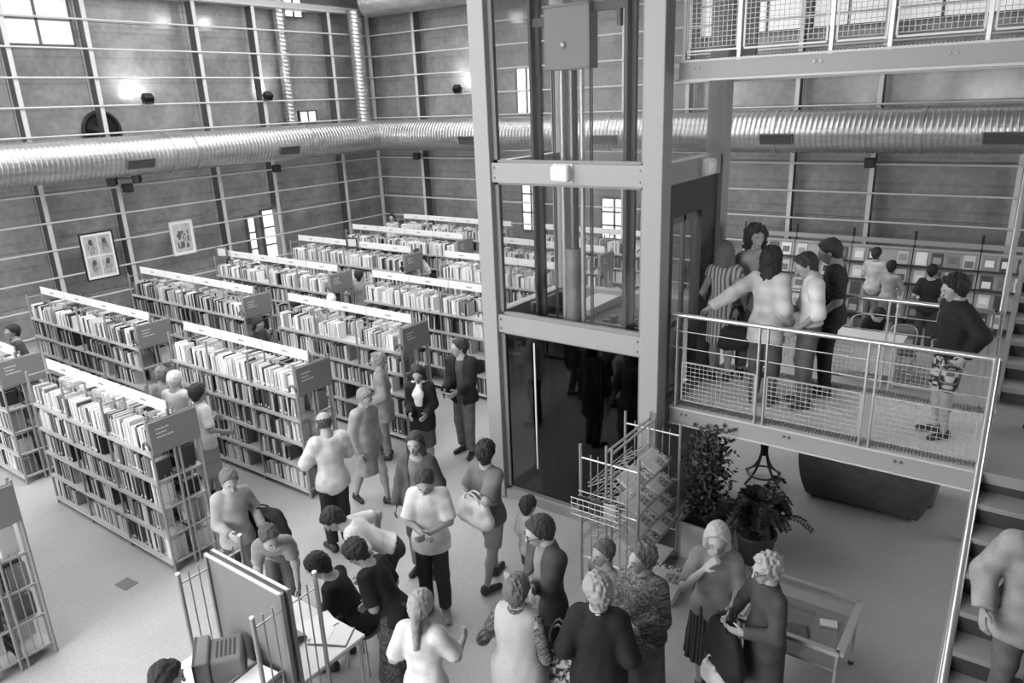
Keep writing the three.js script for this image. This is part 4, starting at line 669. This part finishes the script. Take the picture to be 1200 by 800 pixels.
  // hair
  if (o.hair) {
    const H = o.hair, R = (H.r || 1) * s * hs, pr = [], nl = hf.clone().multiplyScalar(.86).addScaledVector(hu, -.5).normalize(), cutF = { p: HA(c, hf, .05, hu, .05), n: nl }, low = { p: HA(c, hu, H.low === undefined ? -.055 : H.low), n: hu.clone().negate() };
    if (H.style === 'bald') { pr.push(P(HA(c, hu, .02, hf, -.03), HA(c, hu, .02, hf, -.0), .1 * R, .098 * R, { f: hl, k: .84, cuts: [{ p: HA(c, hu, .05), n: hu }, low, { p: HA(c, hf, .02), n: hf }] })); }
    else {
      pr.push(P(HA(c, hu, .042, hf, -.03), HA(c, hu, .042, hf, .005), .106 * R, .102 * R, { f: hl, k: .88, cuts: [cutF, low] }));
      if (H.style === 'short') pr.push(P(HA(c, hu, .0, hf, -.06), HA(c, hu, -.06, hf, -.055), .07 * R, .05 * R));
      if (H.style === 'bob' || H.style === 'long' || H.style === 'curly') { const dn = H.style === 'long' ? -.33 : H.style === 'bob' ? -.13 : -.1; for (const d of [1, -1]) pr.push(P(HA(c, hu, .02, hl, d * .072, hf, -.02), HA(c, hu, dn * .75, hl, d * .078, hf, -.04), .035 * R, .04 * R)); pr.push(P(HA(c, hu, .01, hf, -.06), A(HA(c, hf, -.06), hu, dn), .082 * R, (H.style === 'long' ? .06 : .065) * R, { f, k: .8 })); }
      if (H.style === 'tail') { pr.push(P(HA(c, hu, .0, hf, -.06), HA(c, hu, -.05, hf, -.05), .07 * R, .045 * R)); pr.push(P(HA(c, hu, .0, hf, -.12), A(c, hu, -.27, hf, -.12), .035 * R, .028 * R)); }
    }
    const am = H.curl || .012; const hm = part('hair', netMesh(pr, (far ? .012 : .008) * s, .03 * s, (x, y, z, d) => d + (vnoise(x * 60 + o.x * 9, y * 40, z * 60) - .5) * Math.min(am, H.style === 'curly' ? .05 : .022) * 1.3), M(H.v, .75), g);
  }
  // clothes
  const cell = .0155 * q, grow = (pr, k) => netMesh(pr, cell, k || .03 * s, (x, y, z, D) => D - vnoise(x * 14 + o.z * 5, y * 7, z * 14) * .012 * s);
  const mat = (d) => { const e = {}; if (d.map) e.map = T[d.map]; else e.map = T.cloth; return M(d.v, d.rough || .85, 0, e); };
  const garment = (name, d) => {
    const ex = d.ex || .012, hem = d.hem === undefined ? -.06 : d.hem, pr = [];
    const hemP = A(pel, u, hem); const hipH = Math.max(hem, -.03), rH = (.124 + .048 * Math.min(1, (.13 - hipH) / .16)) * W + ex * 1.2, hipP = A(pel, u, hipH); pr.push(P(waist, hipP, (.124 * W + ex) * s, rH * s, { f, k: .75, capB: hem > -.031 })); if (hem < -.031) pr.push(P(hipP, hemP, rH * s, (rH + .008) * s, { f, k: .75, capB: true })); pr.push(P(waist, chest, (.124 * W + ex) * s, (.148 * W + ex) * s, { f, k: .72 }));
    pr.push(P(A(sh[0], l, -.04), A(sh[1], l, .04), (.058 + ex * .6) * s, (.058 + ex * .6) * s)); if (d.collar) pr.push(P(A(chest, u, .08), A(neck, u, .02), .092 * s, .07 * s, { capB: true })); else pr.push(P(A(chest, u, .05), A(neck, u, -.035), .1 * s, .085 * s, { capB: true }));
    const sl = d.sleeve === undefined ? 2 : d.sleeve; if (sl > 0) arms.forEach(([e, h], i) => { if (sl <= 1) pr.push(P(sh[i], sh[i].clone().lerp(e, sl), (.05 + ex) * s, (.05 + ex * 1.3) * s, { capB: true })); else { pr.push(P(sh[i], e, (.05 + ex) * s, (.042 + ex) * s)); pr.push(P(e, e.clone().lerp(h, sl - 1), (.042 + ex) * s, (.031 + ex) * s, { capB: true })); } });
    if (d.skirt) pr.push(P(A(pel, u, .04), V(pel.x, d.skirt * s, pel.z + ((legs[0][1].z + legs[1][1].z) / 2 - pel.z) * (1 - d.skirt * s / pel.y)), (.168 * W + ex) * s, Math.max(d.flare || .2, .2) * W * s, { f: f0, k: .78, capB: true, wave: d.wave || .006, waves: d.waves || 9 }));
    let disp; disp = (x, y, z, D) => D - vnoise(x * 15 + o.x * 7, y * 6 + x * 9, z * 15) * .015 * s; const dsp = disp; if (d.open) disp = (x, y, z, D) => { const vx = x - chest.x, vy = y - chest.y, vz = z - chest.z; const a = Math.abs(vx * l.x + vy * l.y + vz * l.z), b = vx * f.x + vy * f.y + vz * f.z; D = dsp(x, y, z, D); return b > 0 ? Math.max(D, d.open * s - a) : D; };
    return part(name, netMesh(pr, cell, .035 * s, disp), mat(d), g);
  };
  if (o.bottom) {
    const d = o.bottom, pr = [], ex = .012;
    if (d.kind === 'skirt') part('skirt', grow([P(A(pel, u, .1), A(pel, u, -.04), (.122 * W + .012) * s, (.168 * W + .014) * s, { f, k: .72, capA: true }), P(A(pel, u, -.03), V(pel.x, d.hem * s, pel.z + ((legs[0][1].z + legs[1][1].z) / 2 - pel.z) * (1 - d.hem * s / pel.y)), (.172 * W + .014) * s, Math.max(d.flare || .2, .19) * W * s, { f: f0, k: .78, capB: true, wave: d.wave || .006, waves: d.waves || 9 })]), mat(d), g);
    else { pr.push(P(A(pel, u, .1), A(pel, u, -.03), (.118 * W + ex) * s, (.132 * W + ex) * s, { f, k: .75, capA: true })); const cut = d.kind === 'shorts' ? .9 : 2; legs.forEach(([k, a], i) => { if (cut < 1) pr.push(P(hip[i], hip[i].clone().lerp(k, cut), .105 * w, .085 * s, { capB: true })); else { pr.push(P(hip[i], k, .102 * w, .072 * s)); pr.push(P(k, k.clone().lerp(a, .93), .07 * s, (d.wide || .058) * s, { capB: true })); } }); part(d.kind, grow(pr), mat(d), g); }
  }
  if (o.top) garment(o.topName || 'top', o.over ? Object.assign({ ex: .002 }, o.top) : o.top);
  if (o.over) garment(o.overName || 'jacket', Object.assign({ ex: .026 }, o.over));
  legs.forEach(([k, a, turn]) => { const fd = V(Math.sin(turn), 0, Math.cos(turn)), r = .042 * s, y0 = a.y - .085 * s; const hb = V(a.x, y0 + r * .95, a.z).addScaledVector(fd, -.03 * s), toe = V(a.x, y0 + r * .72, a.z).addScaledVector(fd, .155 * s), sd = V(fd.z, 0, -fd.x); part('shoe', netMesh([P(hb, toe, r, r * .78, { cuts: [{ p: V(0, y0, 0), n: V(0, -1, 0) }] }), P(hb, A(hb, UP, .035), r, r * .9)], .011 * q, .03 * s), M(o.shoe || 45, .5), g); });
  if (o.scarf) part('scarf', netMesh([P(A(neck, u, .0, l, .06), A(neck, u, -.0, l, -.06), .06 * s, .06 * s), P(A(neck, u, -.02, f, .06), A(chest, u, .02, f, .13), .06 * s, .085 * s, { f, k: .6 }), P(A(chest, u, .02, f, .13), A(chest, u, -.1, f, .14), .085 * s, .05 * s, { f, k: .6 })], .014, .03, (x, y, z, d) => d + (vnoise(x * 22, y * 22, z * 22) - .5) * .03), M(o.scarf, .8), g);
  g.updateMatrixWorld(true);
  return { g, hands, chest, pel, at: p => g.localToWorld(p.clone()), l, u, f, s };
}
function merge2(list) { return mergeGeometries(list, false); }
function heldBook(pr, i, label, v = 225, turn = 0, name = 'book') { // open or closed book lying against the palm
  const h = pr.hands[i], p = pr.at(h.palm); const b = thing(name, label, name, p.x, p.y, p.z); b.rotation.y = pr.g.rotation.y + turn; b.rotation.x = -.5;
  part('cover', rbox(.15, .018, .21, .004, 0, .01, 0), M(v, .5), b); part('pages', box(.14, .012, .2, .003, .01, 0.004), M(235, .8), b); part('cover_picture', box(.1, .003, .12, 0, .02, 0), M(v > 120 ? 80 : 210, .6), b); return b;
}
function bag(label, pos, v, map, w = .3, h = .26, d = .12, ry = 0, name = 'shoulder_bag', strap = .3) {
  const b = thing(name, label, 'bag', pos.x, pos.y, pos.z, ry); const m = M(v, .8, 0, { map: T[map || 'cloth'] });
  const n = netMesh([P(V(-w * .32, -h * .3, 0), V(w * .32, -h * .3, 0), h * .32, h * .32, { f: V(0, 0, 1), k: d / h * 1.5 }), P(V(-w * .26, h * .05, 0), V(w * .26, h * .05, 0), h * .3, h * .3, { f: V(0, 0, 1), k: d / h * 1.2 })], .014, .05, (x, y, z, dd) => dd + (vnoise(x * 16, y * 16, z * 16) - .5) * .02); part('bag_body', n, m, b);
  for (const z of [-.03, .03]) part('handle', tube([[-w * .25, h * .25, z], [-w * .18, h * .25 + strap * .7, z], [0, h * .25 + strap, z], [w * .18, h * .25 + strap * .7, z], [w * .25, h * .25, z]], .009, 20, 6), m, b); return b;
}
// ------------------------------------------------------------------ the visitors
const walk = (d = 1) => ({ footL: [.09, .16 * d], footR: [-.09, -.18 * d] });
const skirt = (v, hem = .42, o = {}) => ({ kind: 'skirt', v, hem, ...o }), tr = (v, o = {}) => ({ kind: 'trousers', v, ...o });
const fold = { armL: [-.1, -.3, .22, 1], armR: [-.1, -.3, .22, 1] };            // hands together before the waist
const read = { armL: [-.06, -.22, .3, .8], armR: [-.06, -.22, .3, .8] };        // holding a book up
// between the bookcases
person({ x: -9.62, z: -4.86, h: 1.55, yaw: -120, label: 'elderly visitor with grey curls behind the white-haired visitor', hair: { style: 'short', v: 120, curl: .03 }, top: { v: 170 }, bottom: tr(90) });
person({ x: -9.08, z: -4.72, h: 1.62, yaw: -155, build: 1.1, label: 'white-haired visitor in a white shirt between two bookcases', hair: { style: 'short', v: 215 }, top: { v: 225, sleeve: .9, hem: -.1 }, bottom: skirt(150, .4), headPitch: .2, ...read });
person({ x: -8.36, z: -4.62, h: 1.62, yaw: 178, label: 'dark-haired woman in white blouse and pale skirt facing the shelves', hair: { style: 'short', v: 40, r: 1.05 }, top: { v: 228, sleeve: .85, hem: -.12, collar: 1 }, bottom: skirt(178, .36, { flare: .2 }), armR: [.08, -.38, .2], armL: [.06, -.3, .26] });
const p3 = person({ x: -6.06, z: -3.5, h: 1.62, yaw: 70, label: 'visitor in a pale grey top walking past the bookcase end with dark coat', hair: { style: 'short', v: 95 }, headPitch: .3, top: { v: 172, sleeve: 2, hem: -.1 }, bottom: tr(80), ...walk(.7), armR: [-.02, -.3, .25], armL: [.1, -.4, .1] });
{ const p = p3.at(V(.26, .86, -.02)); bag('large black coat carried over the arm beside the bookcase end', p, 36, 'cloth', .34, .5, .16, .6, 'folded_coat', .06); }
person({ x: -5.42, z: -3.5, h: 1.58, yaw: 48, lean: .88, pel: [0, -.1], label: 'short-haired person leaning over the desk behind the felt screen', hair: { style: 'short', v: 70 }, top: { v: 150, sleeve: .7 }, bottom: tr(95), armL: [.04, -.34, .4, .4], armR: [.04, -.34, .4, .4], headPitch: -.15, headYaw: .4 });
const p5 = person({ man: 1, x: -6.05, z: -4.72, h: 1.72, yaw: -110, label: 'balding man in a loose white shirt and dark trousers in the aisle', hair: { style: 'bald', v: 60 }, top: { v: 232, sleeve: 1.9, hem: -.1, ex: .024 }, bottom: tr(45), headPitch: .35, ...read });
person({ x: -6.5, z: -5.66, h: 1.62, yaw: 88, label: 'woman in a pale belted coat walking with bare legs', hair: { style: 'short', v: 125 }, overName: 'coat', over: { v: 172, skirt: .46, flare: .2, collar: 1 }, top: { v: 180 }, bottom: skirt(160, .5), ...walk(1.3), shoe: 35, headPitch: .25 });
const p7 = person({ x: -7.22, z: -6.66, h: 1.62, yaw: -48, build: 1.08, label: 'short grey-haired visitor in an open light jacket holding a handbag', hair: { style: 'short', v: 130, curl: .02 }, top: { v: 215, hem: -.05 }, over: { v: 158, hem: -.26, open: .05, collar: 1 }, bottom: tr(150), armL: [.05, -.4, .2] });
bag('pale patterned handbag hanging from the grey-haired visitor in a light jacket', p7.at(p7.hands[0].palm.clone().add(V(.02, -.36, .02))), 170, 'small', .3, .26, .12, -.6, 'handbag', .22);
person({ x: -6.45, z: -6.62, h: 1.6, yaw: 30, label: 'woman in a black jacket with white scarf and grey skirt', hair: { style: 'bob', v: 38 }, top: { v: 60 }, over: { v: 30, hem: -.2, collar: 1 }, scarf: 238, bottom: skirt(100, .46, { flare: .17 }), headPitch: .25, armL: [-.02, -.34, .22], armR: [-.02, -.34, .22] });
const p9 = person({ man: 1, x: -6.34, z: -7.38, h: 1.77, yaw: 8, label: 'young man in a dark bomber jacket and jeans holding a book', hair: { style: 'short', v: 50 }, top: { v: 90, hem: -.04 }, over: { v: 34, hem: -.1, open: .06, collar: 1, ex: .034 }, bottom: tr(112), headYaw: -.7, headPitch: .1, armL: [-.1, -.34, .26], armR: [-.04, -.34, .28], footL: [.1, .06], footR: [-.1, -.04] });
heldBook(p9, 1, 'pale book in the hands of the man in the dark jacket', 190, .4);
person({ x: -4.93, z: -4.93, h: 1.67, yaw: 25, label: 'woman in a long grey open cardigan behind the boy in white', hair: { style: 'long', v: 50 }, top: { v: 130 }, overName: 'cardigan', over: { v: 92, skirt: .5, flare: .2, open: .07, hem: -.2 }, bottom: tr(120), armL: [.12, -.5, .06], armR: [.12, -.5, .06] });
person({ x: -4.38, z: -4.48, h: 1.66, yaw: 32, label: 'boy in a white t-shirt and dark trousers with clasped hands', hair: { style: 'short', v: 48 }, top: { v: 236, sleeve: .85, hem: -.14, ex: .026 }, bottom: tr(56), headPitch: .45, ...fold, shoe: 150, footL: [.11, .05], footR: [-.09, -.02] });
const p12 = person({ x: -4.7, z: -4.1, h: 1.62, yaw: -44, lean: .95, pel: [0, -.12], label: 'dark-haired youth in a white t-shirt bending towards the desk', hair: { style: 'short', v: 36 }, top: { v: 234, sleeve: .8, hem: .0 }, bottom: tr(60), armL: [.05, -.3, .32], armR: [.14, -.36, .1], footL: [.11, .1], footR: [-.11, -.1], headPitch: .1 });
{ const b = heldBook(p12, 1, 'large light picture book held at the side of the bending youth', 200, .3); b.scale.setScalar(1.25); b.rotation.x = -1.0; }
person({ x: -4.44, z: -3.58, h: 1.65, yaw: -62, hipY: .52, lean: .5, label: 'person in black sitting at the desk corner writing in register', hair: { style: 'short', v: 30, r: 1.05 }, top: { v: 26, sleeve: .8 }, bottom: tr(34), armL: [-.02, -.34, .36], armR: [-.02, -.34, .38], headPitch: .3, footL: [.12, .3], footR: [-.14, .22] });
{ const st = thing('round_stool', 'round stool under the person in black at the desk corner', 'stool', -4.44, 0, -3.58); part('seat', new THREE.LatheGeometry([[.001, .42], [.15, .42], [.17, .4], [.16, .385], [.001, .385]].map(p => new THREE.Vector2(...p)), 24), M(90, .6), st); for (let i = 0; i < 4; i++) { const a = i * 1.571 + .6; part('leg', rod([Math.cos(a) * .17, 0, Math.sin(a) * .17], [Math.cos(a) * .11, .39, Math.sin(a) * .11], .012), mSteel, st); } }
person({ x: -4.02, z: -3.52, h: 1.56, yaw: -72, lean: .5, pel: [0, -.1], label: 'woman in a dark top and speckled long skirt bending beside the desk', hair: { style: 'short', v: 40, r: 1.08, curl: .018 }, top: { v: 34, sleeve: .9, hem: -.08 }, bottom: skirt(110, .12, { map: 'small', flare: .15 }), ...fold, headPitch: .35, shoe: 205 });
person({ x: -3.16, z: -3.06, h: 1.62, yaw: -160, label: 'blonde woman with a ponytail in a white t-shirt seen from behind', hair: { style: 'tail', v: 140 }, top: { v: 236, sleeve: .9, hem: -.04 }, bottom: skirt(122, .45), armL: [.1, -.38, .2], armR: [.06, -.3, .34], headPitch: .1 });
const p16 = person({ x: -4.2, z: -5.15, h: 1.67, yaw: 172, build: 1.12, label: 'person in a grey t-shirt and pale shorts walking off with white bag', hair: { style: 'short', v: 30, r: 1.1, curl: .02 }, top: { v: 128, sleeve: .85, hem: -.08, ex: .024 }, bottom: { kind: 'shorts', v: 160 }, headYaw: .5, ...walk(.9), armL: [.14, -.46, .1], armR: [-.02, -.34, -.02], shoe: 60 });
bag('large white soft bag slung behind the person in pale shorts', p16.at(V(-.02, .98, -.2)), 235, 'cloth', .46, .3, .2, 2.95, 'white_bag', .1);
person({ x: -3.75, z: -5.21, h: 1.1, headS: 1.28, yaw: 168, label: 'small child in a pale t-shirt beside the person in shorts', hair: { style: 'short', v: 32 }, top: { v: 176, sleeve: .9, hem: -.12, ex: .026 }, bottom: { kind: 'shorts', v: 70 }, armR: [.2, -.36, .1] });
// the group in front
person({ man: 1, x: -2.88, z: -4.24, h: 1.74, yaw: -22, glasses: 1, label: 'man with glasses in a dark open jacket with folded arms', hair: { style: 'short', v: 45, r: 1.06 }, top: { v: 150, hem: -.04, collar: 1 }, over: { v: 82, hem: -.14, open: .05, collar: 1, sleeve: 1.8 }, bottom: tr(36), armL: [-.26, -.26, .2, 1.4, -.6], armR: [-.26, -.22, .23, 1.4, -.6], headPitch: .3, headYaw: -.3 });
person({ x: -2.7, z: -3.58, h: 1.62, yaw: -170, build: 1.28, label: 'stout woman in a pale knitted vest over patterned sleeves from behind', hair: { style: 'short', v: 92, r: 1.05, curl: .016 }, top: { v: 130, map: 'small', sleeve: 1.1, collar: 1 }, overName: 'vest', over: { v: 208, map: 'knit', sleeve: 0, hem: -.2 }, bottom: skirt(110, .4), armL: [.12, -.36, .14], armR: [.12, -.36, .14] });
const p20 = person({ x: -2.15, z: -3.78, h: 1.72, yaw: -158, build: 1.08, label: 'grey-haired person in a black suit jacket seen from behind', hair: { style: 'short', v: 140, r: 1.08, curl: .028 }, top: { v: 225, collar: 1 }, over: { v: 22, hem: -.22, collar: 1 }, bottom: tr(26), armL: [.1, -.42, .16], armR: [.1, -.44, .14], headYaw: .4 });
bag('pale floral shopping bag beside the person in black suit jacket', p20.at(V(.3, .82, .1)), 205, 'flower', .34, .3, .14, .4, 'shopping_bag', .3);
person({ x: -2.5, z: -4.5, h: 1.48, yaw: -20, label: 'short brown-haired visitor almost hidden behind grey-haired person', hair: { style: 'short', v: 80 }, top: { v: 150 }, bottom: skirt(110) });
person({ x: -2.12, z: -4.42, h: 1.62, yaw: -2, build: 1.12, label: 'woman in a grey patterned blouse and long skirt facing the group', hair: { style: 'short', v: 88, r: 1.06, curl: .022 }, top: { v: 150, map: 'small', collar: 1, ex: .024 }, bottom: skirt(112, .3, { flare: .21, map: 'cloth' }), headYaw: -.5, armL: [-.12, -.3, .22, 1], armR: [-.14, -.26, .22, 1] });
person({ x: -1.76, z: -4.98, h: 1.65, yaw: 18, build: 1.1, label: 'blonde woman in a dark pleated skirt with hand on cheek', hair: { style: 'bob', v: 158, r: 1.06 }, top: { v: 146, sleeve: .9, hem: -.08 }, bottom: skirt(88, .38, { flare: .23, map: 'pleat', wave: .012, waves: 18 }), headPitch: .2, armL: [.0, -.3, .26], armR: [-.06, .0, .2, 1, -1], shoe: 60 });
const p24 = person({ x: -1.3, z: -4.84, h: 1.6, yaw: -42, build: 1.12, label: 'older woman with grey curls in a dark dress carrying black coat', hair: { style: 'short', v: 150, r: 1.08, curl: .03 }, glasses: 1, topName: 'dress', top: { v: 72, skirt: .35, flare: .2, collar: 1, sleeve: 2 }, armL: [-.06, -.3, .24, 1], armR: [.0, -.3, .24, 1], headPitch: .1 });
bag('black coat hanging over the forearm of the woman in dark dress', p24.at(p24.hands[1].palm.clone().add(V(.02, -.16, .04))), 20, 'cloth', .34, .44, .2, -.7, 'black_coat', .05);
bag('small white plastic bag below the black coat', p24.at(p24.hands[1].palm.clone().add(V(-.02, -.46, .1))), 215, 'cloth', .2, .22, .1, -.5, 'plastic_bag', .12);
person({ x: -4.5, z: -1.78, h: 1.64, yaw: 150, hipY: .57, lean: .12, label: 'dark-haired woman sitting at the desk before the monitor', hair: { style: 'bob', v: 30 }, top: { v: 60 }, bottom: tr(60), armL: [-.05, -.16, .26], armR: [.0, -.3, .34], footL: [.1, .4], footR: [-.1, .4], headPitch: .15 });
{ const c = thing('desk_chair', 'plain chair under the dark-haired woman at the desk', 'chair', -4.42, 0, -1.7, Math.PI * .88); part('seat', rbox(.44, .05, .42, .02, 0, .42, 0), M(90, .7), c); part('backrest', rbox(.42, .3, .03, .014, 0, .76, -.24), M(90, .7), c); for (const a of [-1, 1]) for (const b of [-1, 1]) part('leg', rod([a * .19, 0, b * .18], [a * .19, b < 0 ? .7 : .4, b < 0 ? -.24 : .18], .013), mSteel, c); }
// on the stairs
person({ man: 1, x: .27, z: -5.3, y: .532, h: 1.78, yaw: 20, build: 1.1, label: 'visitor in a pale grey jacket walking on the lower stairs', hair: { style: 'short', v: 60 }, over: { v: 176, hem: -.22, collar: 1, ex: .034 }, top: { v: 190 }, bottom: tr(120), armR: [.14, -.44, .1], footL: [.1, .05], footR: [-.1, 0] });
person({ x: .28, z: -8.1, y: 1.6, h: 1.7, yaw: -60, label: 'visitor in dark clothes standing on the stair landing', hair: { style: 'short', v: 40 }, top: { v: 40 }, bottom: tr(34) });
// on the bridge
person({ x: -2.89, z: -7.95, y: 1.6, h: 1.66, yaw: -165, label: 'woman in a striped sleeveless dress at the lift end of bridge', hair: { style: 'bob', v: 105 }, topName: 'dress', top: { v: 210, map: 'stripe', skirt: .5, flare: .18, sleeve: .3 }, armL: [.1, -.42, .14], armR: [.1, -.44, .12], shoe: 40 });
person({ x: -2.68, z: -8.3, y: 1.6, h: 1.79, yaw: 40, label: 'curly-haired woman facing the camera on the bridge', hair: { style: 'curly', v: 56, r: 1.22, curl: .05, low: -.12 }, top: { v: 175, collar: 1, sleeve: 1.2 }, bottom: tr(90), armL: [-.1, -.2, .24], armR: [-.04, -.24, .24] });
person({ x: -2.25, z: -7.5, y: 1.6, h: 1.73, yaw: -170, twist: -.25, label: 'woman with long dark hair in a white cardigan leaning on bridge rail', hair: { style: 'long', v: 34, r: 1.08, curl: .025 }, topName: 'cardigan', top: { v: 214, hem: -.2, ex: .024 }, bottom: tr(92), armR: [.06, -.46, .12], armL: [.38, -.32, -.3, .3] });
bag('black handbag beside the woman in the white cardigan', V(-2.66, 2.25, -7.72), 30, 'cloth', .26, .3, .12, .4, 'handbag', .25);
const b4 = person({ man: 1, x: -1.86, z: -7.66, y: 1.6, h: 1.7, yaw: -64, label: 'man in a white shirt with books looking down on the bridge', hair: { style: 'short', v: 42 }, top: { v: 236, collar: 1, sleeve: 1.3, hem: .02, ex: .022 }, bottom: tr(104), headPitch: .5, armL: [.04, -.44, .16], armR: [.02, -.4, .24] });
heldBook(b4, 0, 'dark covered book in the left hand of the man in white shirt', 60, .5); heldBook(b4, 1, 'white covered book in the right hand of man in white shirt', 225, .2);
person({ man: 1, x: -1.76, z: -8.12, y: 1.6, h: 1.76, yaw: -78, label: 'tall man in a dark patterned shirt behind the man in white', hair: { style: 'short', v: 44 }, top: { v: 66, map: 'small', sleeve: .9, hem: -.1, ex: .024 }, bottom: tr(36), headPitch: .4, armL: [.04, -.46, .12], armR: [.04, -.42, .2] });
person({ x: -.58, z: -7.58, y: 1.6, h: 1.6, yaw: -58, build: 1.08, label: 'woman in a black sweater and floral shorts with hands on hips', hair: { style: 'short', v: 26, r: 1.16, curl: .02 }, top: { v: 26, ex: .032, hem: -.02, collar: 1 }, bottom: { kind: 'shorts', v: 200, map: 'flower' }, armL: [.1, -.42, -.02, 1.4], armR: [.1, -.4, .02, 1.4], headPitch: .3 });
// reading area beyond the bridge
person({ man: 1, x: -2.78, z: -16.2, h: 1.75, yaw: 165, label: 'man in a white shirt at the far magazine shelves', hair: { style: 'short', v: 45 }, top: { v: 226, sleeve: 1.0 }, bottom: tr(120), ...read });
person({ x: -2.4, z: -15.7, h: 1.6, yaw: 178, label: 'dark-haired visitor in a pale blouse at the far magazine shelves', hair: { style: 'short', v: 34, r: 1.1 }, top: { v: 196, sleeve: 1.6 }, bottom: skirt(130), ...read });
person({ x: -1.65, z: -15.22, h: 1.7, yaw: 185, build: 1.1, label: 'visitor in a dark shirt at the far magazine shelves', hair: { style: 'short', v: 26 }, top: { v: 40, sleeve: .9, hem: -.1 }, bottom: tr(72), armL: [.1, -.44, .12], armR: [.1, -.44, .12] });
person({ x: -2.4, z: -13.95, h: 1.66, yaw: 35, hipY: .56, lean: .55, label: 'reader in a black shirt bent over the white reading table', hair: { style: 'short', v: 32, r: 1.1 }, top: { v: 28, sleeve: .8 }, bottom: skirt(190, .45), headPitch: .4, armL: [-.05, -.3, .3], armR: [-.05, -.3, .3], footL: [.1, .35], footR: [-.1, .35] });
// deep among the shelves
person({ x: -10.5, z: -7.02, h: 1.62, yaw: 100, label: 'long-haired woman in a speckled blouse in the gap between bookcases', hair: { style: 'long', v: 36 }, top: { v: 110, map: 'small' }, bottom: tr(70), headPitch: .4, ...read });
person({ x: -10.75, z: -8.05, h: 1.66, yaw: -90, label: 'dark-haired visitor in black behind the long-haired woman', hair: { style: 'bob', v: 30 }, top: { v: 32 }, bottom: tr(40), ...read });
person({ x: -11.41, z: -10.2, h: 1.65, yaw: -150, label: 'dark-haired visitor in a tan shirt among the middle bookcases', hair: { style: 'short', v: 34 }, top: { v: 165, sleeve: .9 }, bottom: tr(90), ...read });
person({ x: -11.7, z: -12.3, h: 1.68, yaw: 80, label: 'dark-haired visitor in a white t-shirt among the far bookcases', hair: { style: 'short', v: 32, r: 1.15 }, top: { v: 230, sleeve: .9 }, bottom: tr(80), ...read });
person({ x: -16.37, z: -16.2, h: 1.7, yaw: 30, label: 'visitor in a white shirt standing in the far glazed corner', hair: { style: 'short', v: 36 }, top: { v: 222 }, bottom: tr(80) });
person({ x: -15.75, z: -15.95, h: 1.58, yaw: -40, label: 'shorter dark visitor beside the white shirt in the far corner', hair: { style: 'short', v: 30 }, top: { v: 60 }, bottom: tr(60) });
person({ x: -10.55, z: -8.72, h: 1.58, yaw: -120, label: 'white-haired visitor in the gap between the bookcases', hair: { style: 'short', v: 225 }, top: { v: 225 }, bottom: tr(120), headPitch: .3 });
person({ x: -13.5, z: -4.55, h: 1.68, yaw: 0, label: 'dark-haired visitor behind the bookcase at the left edge', hair: { style: 'short', v: 36 }, top: { v: 90 }, bottom: tr(70) });

scene.traverse(o => { if (o.isMesh) { o.castShadow = true; o.receiveShadow = true; } });
renderer.render(scene, camera);
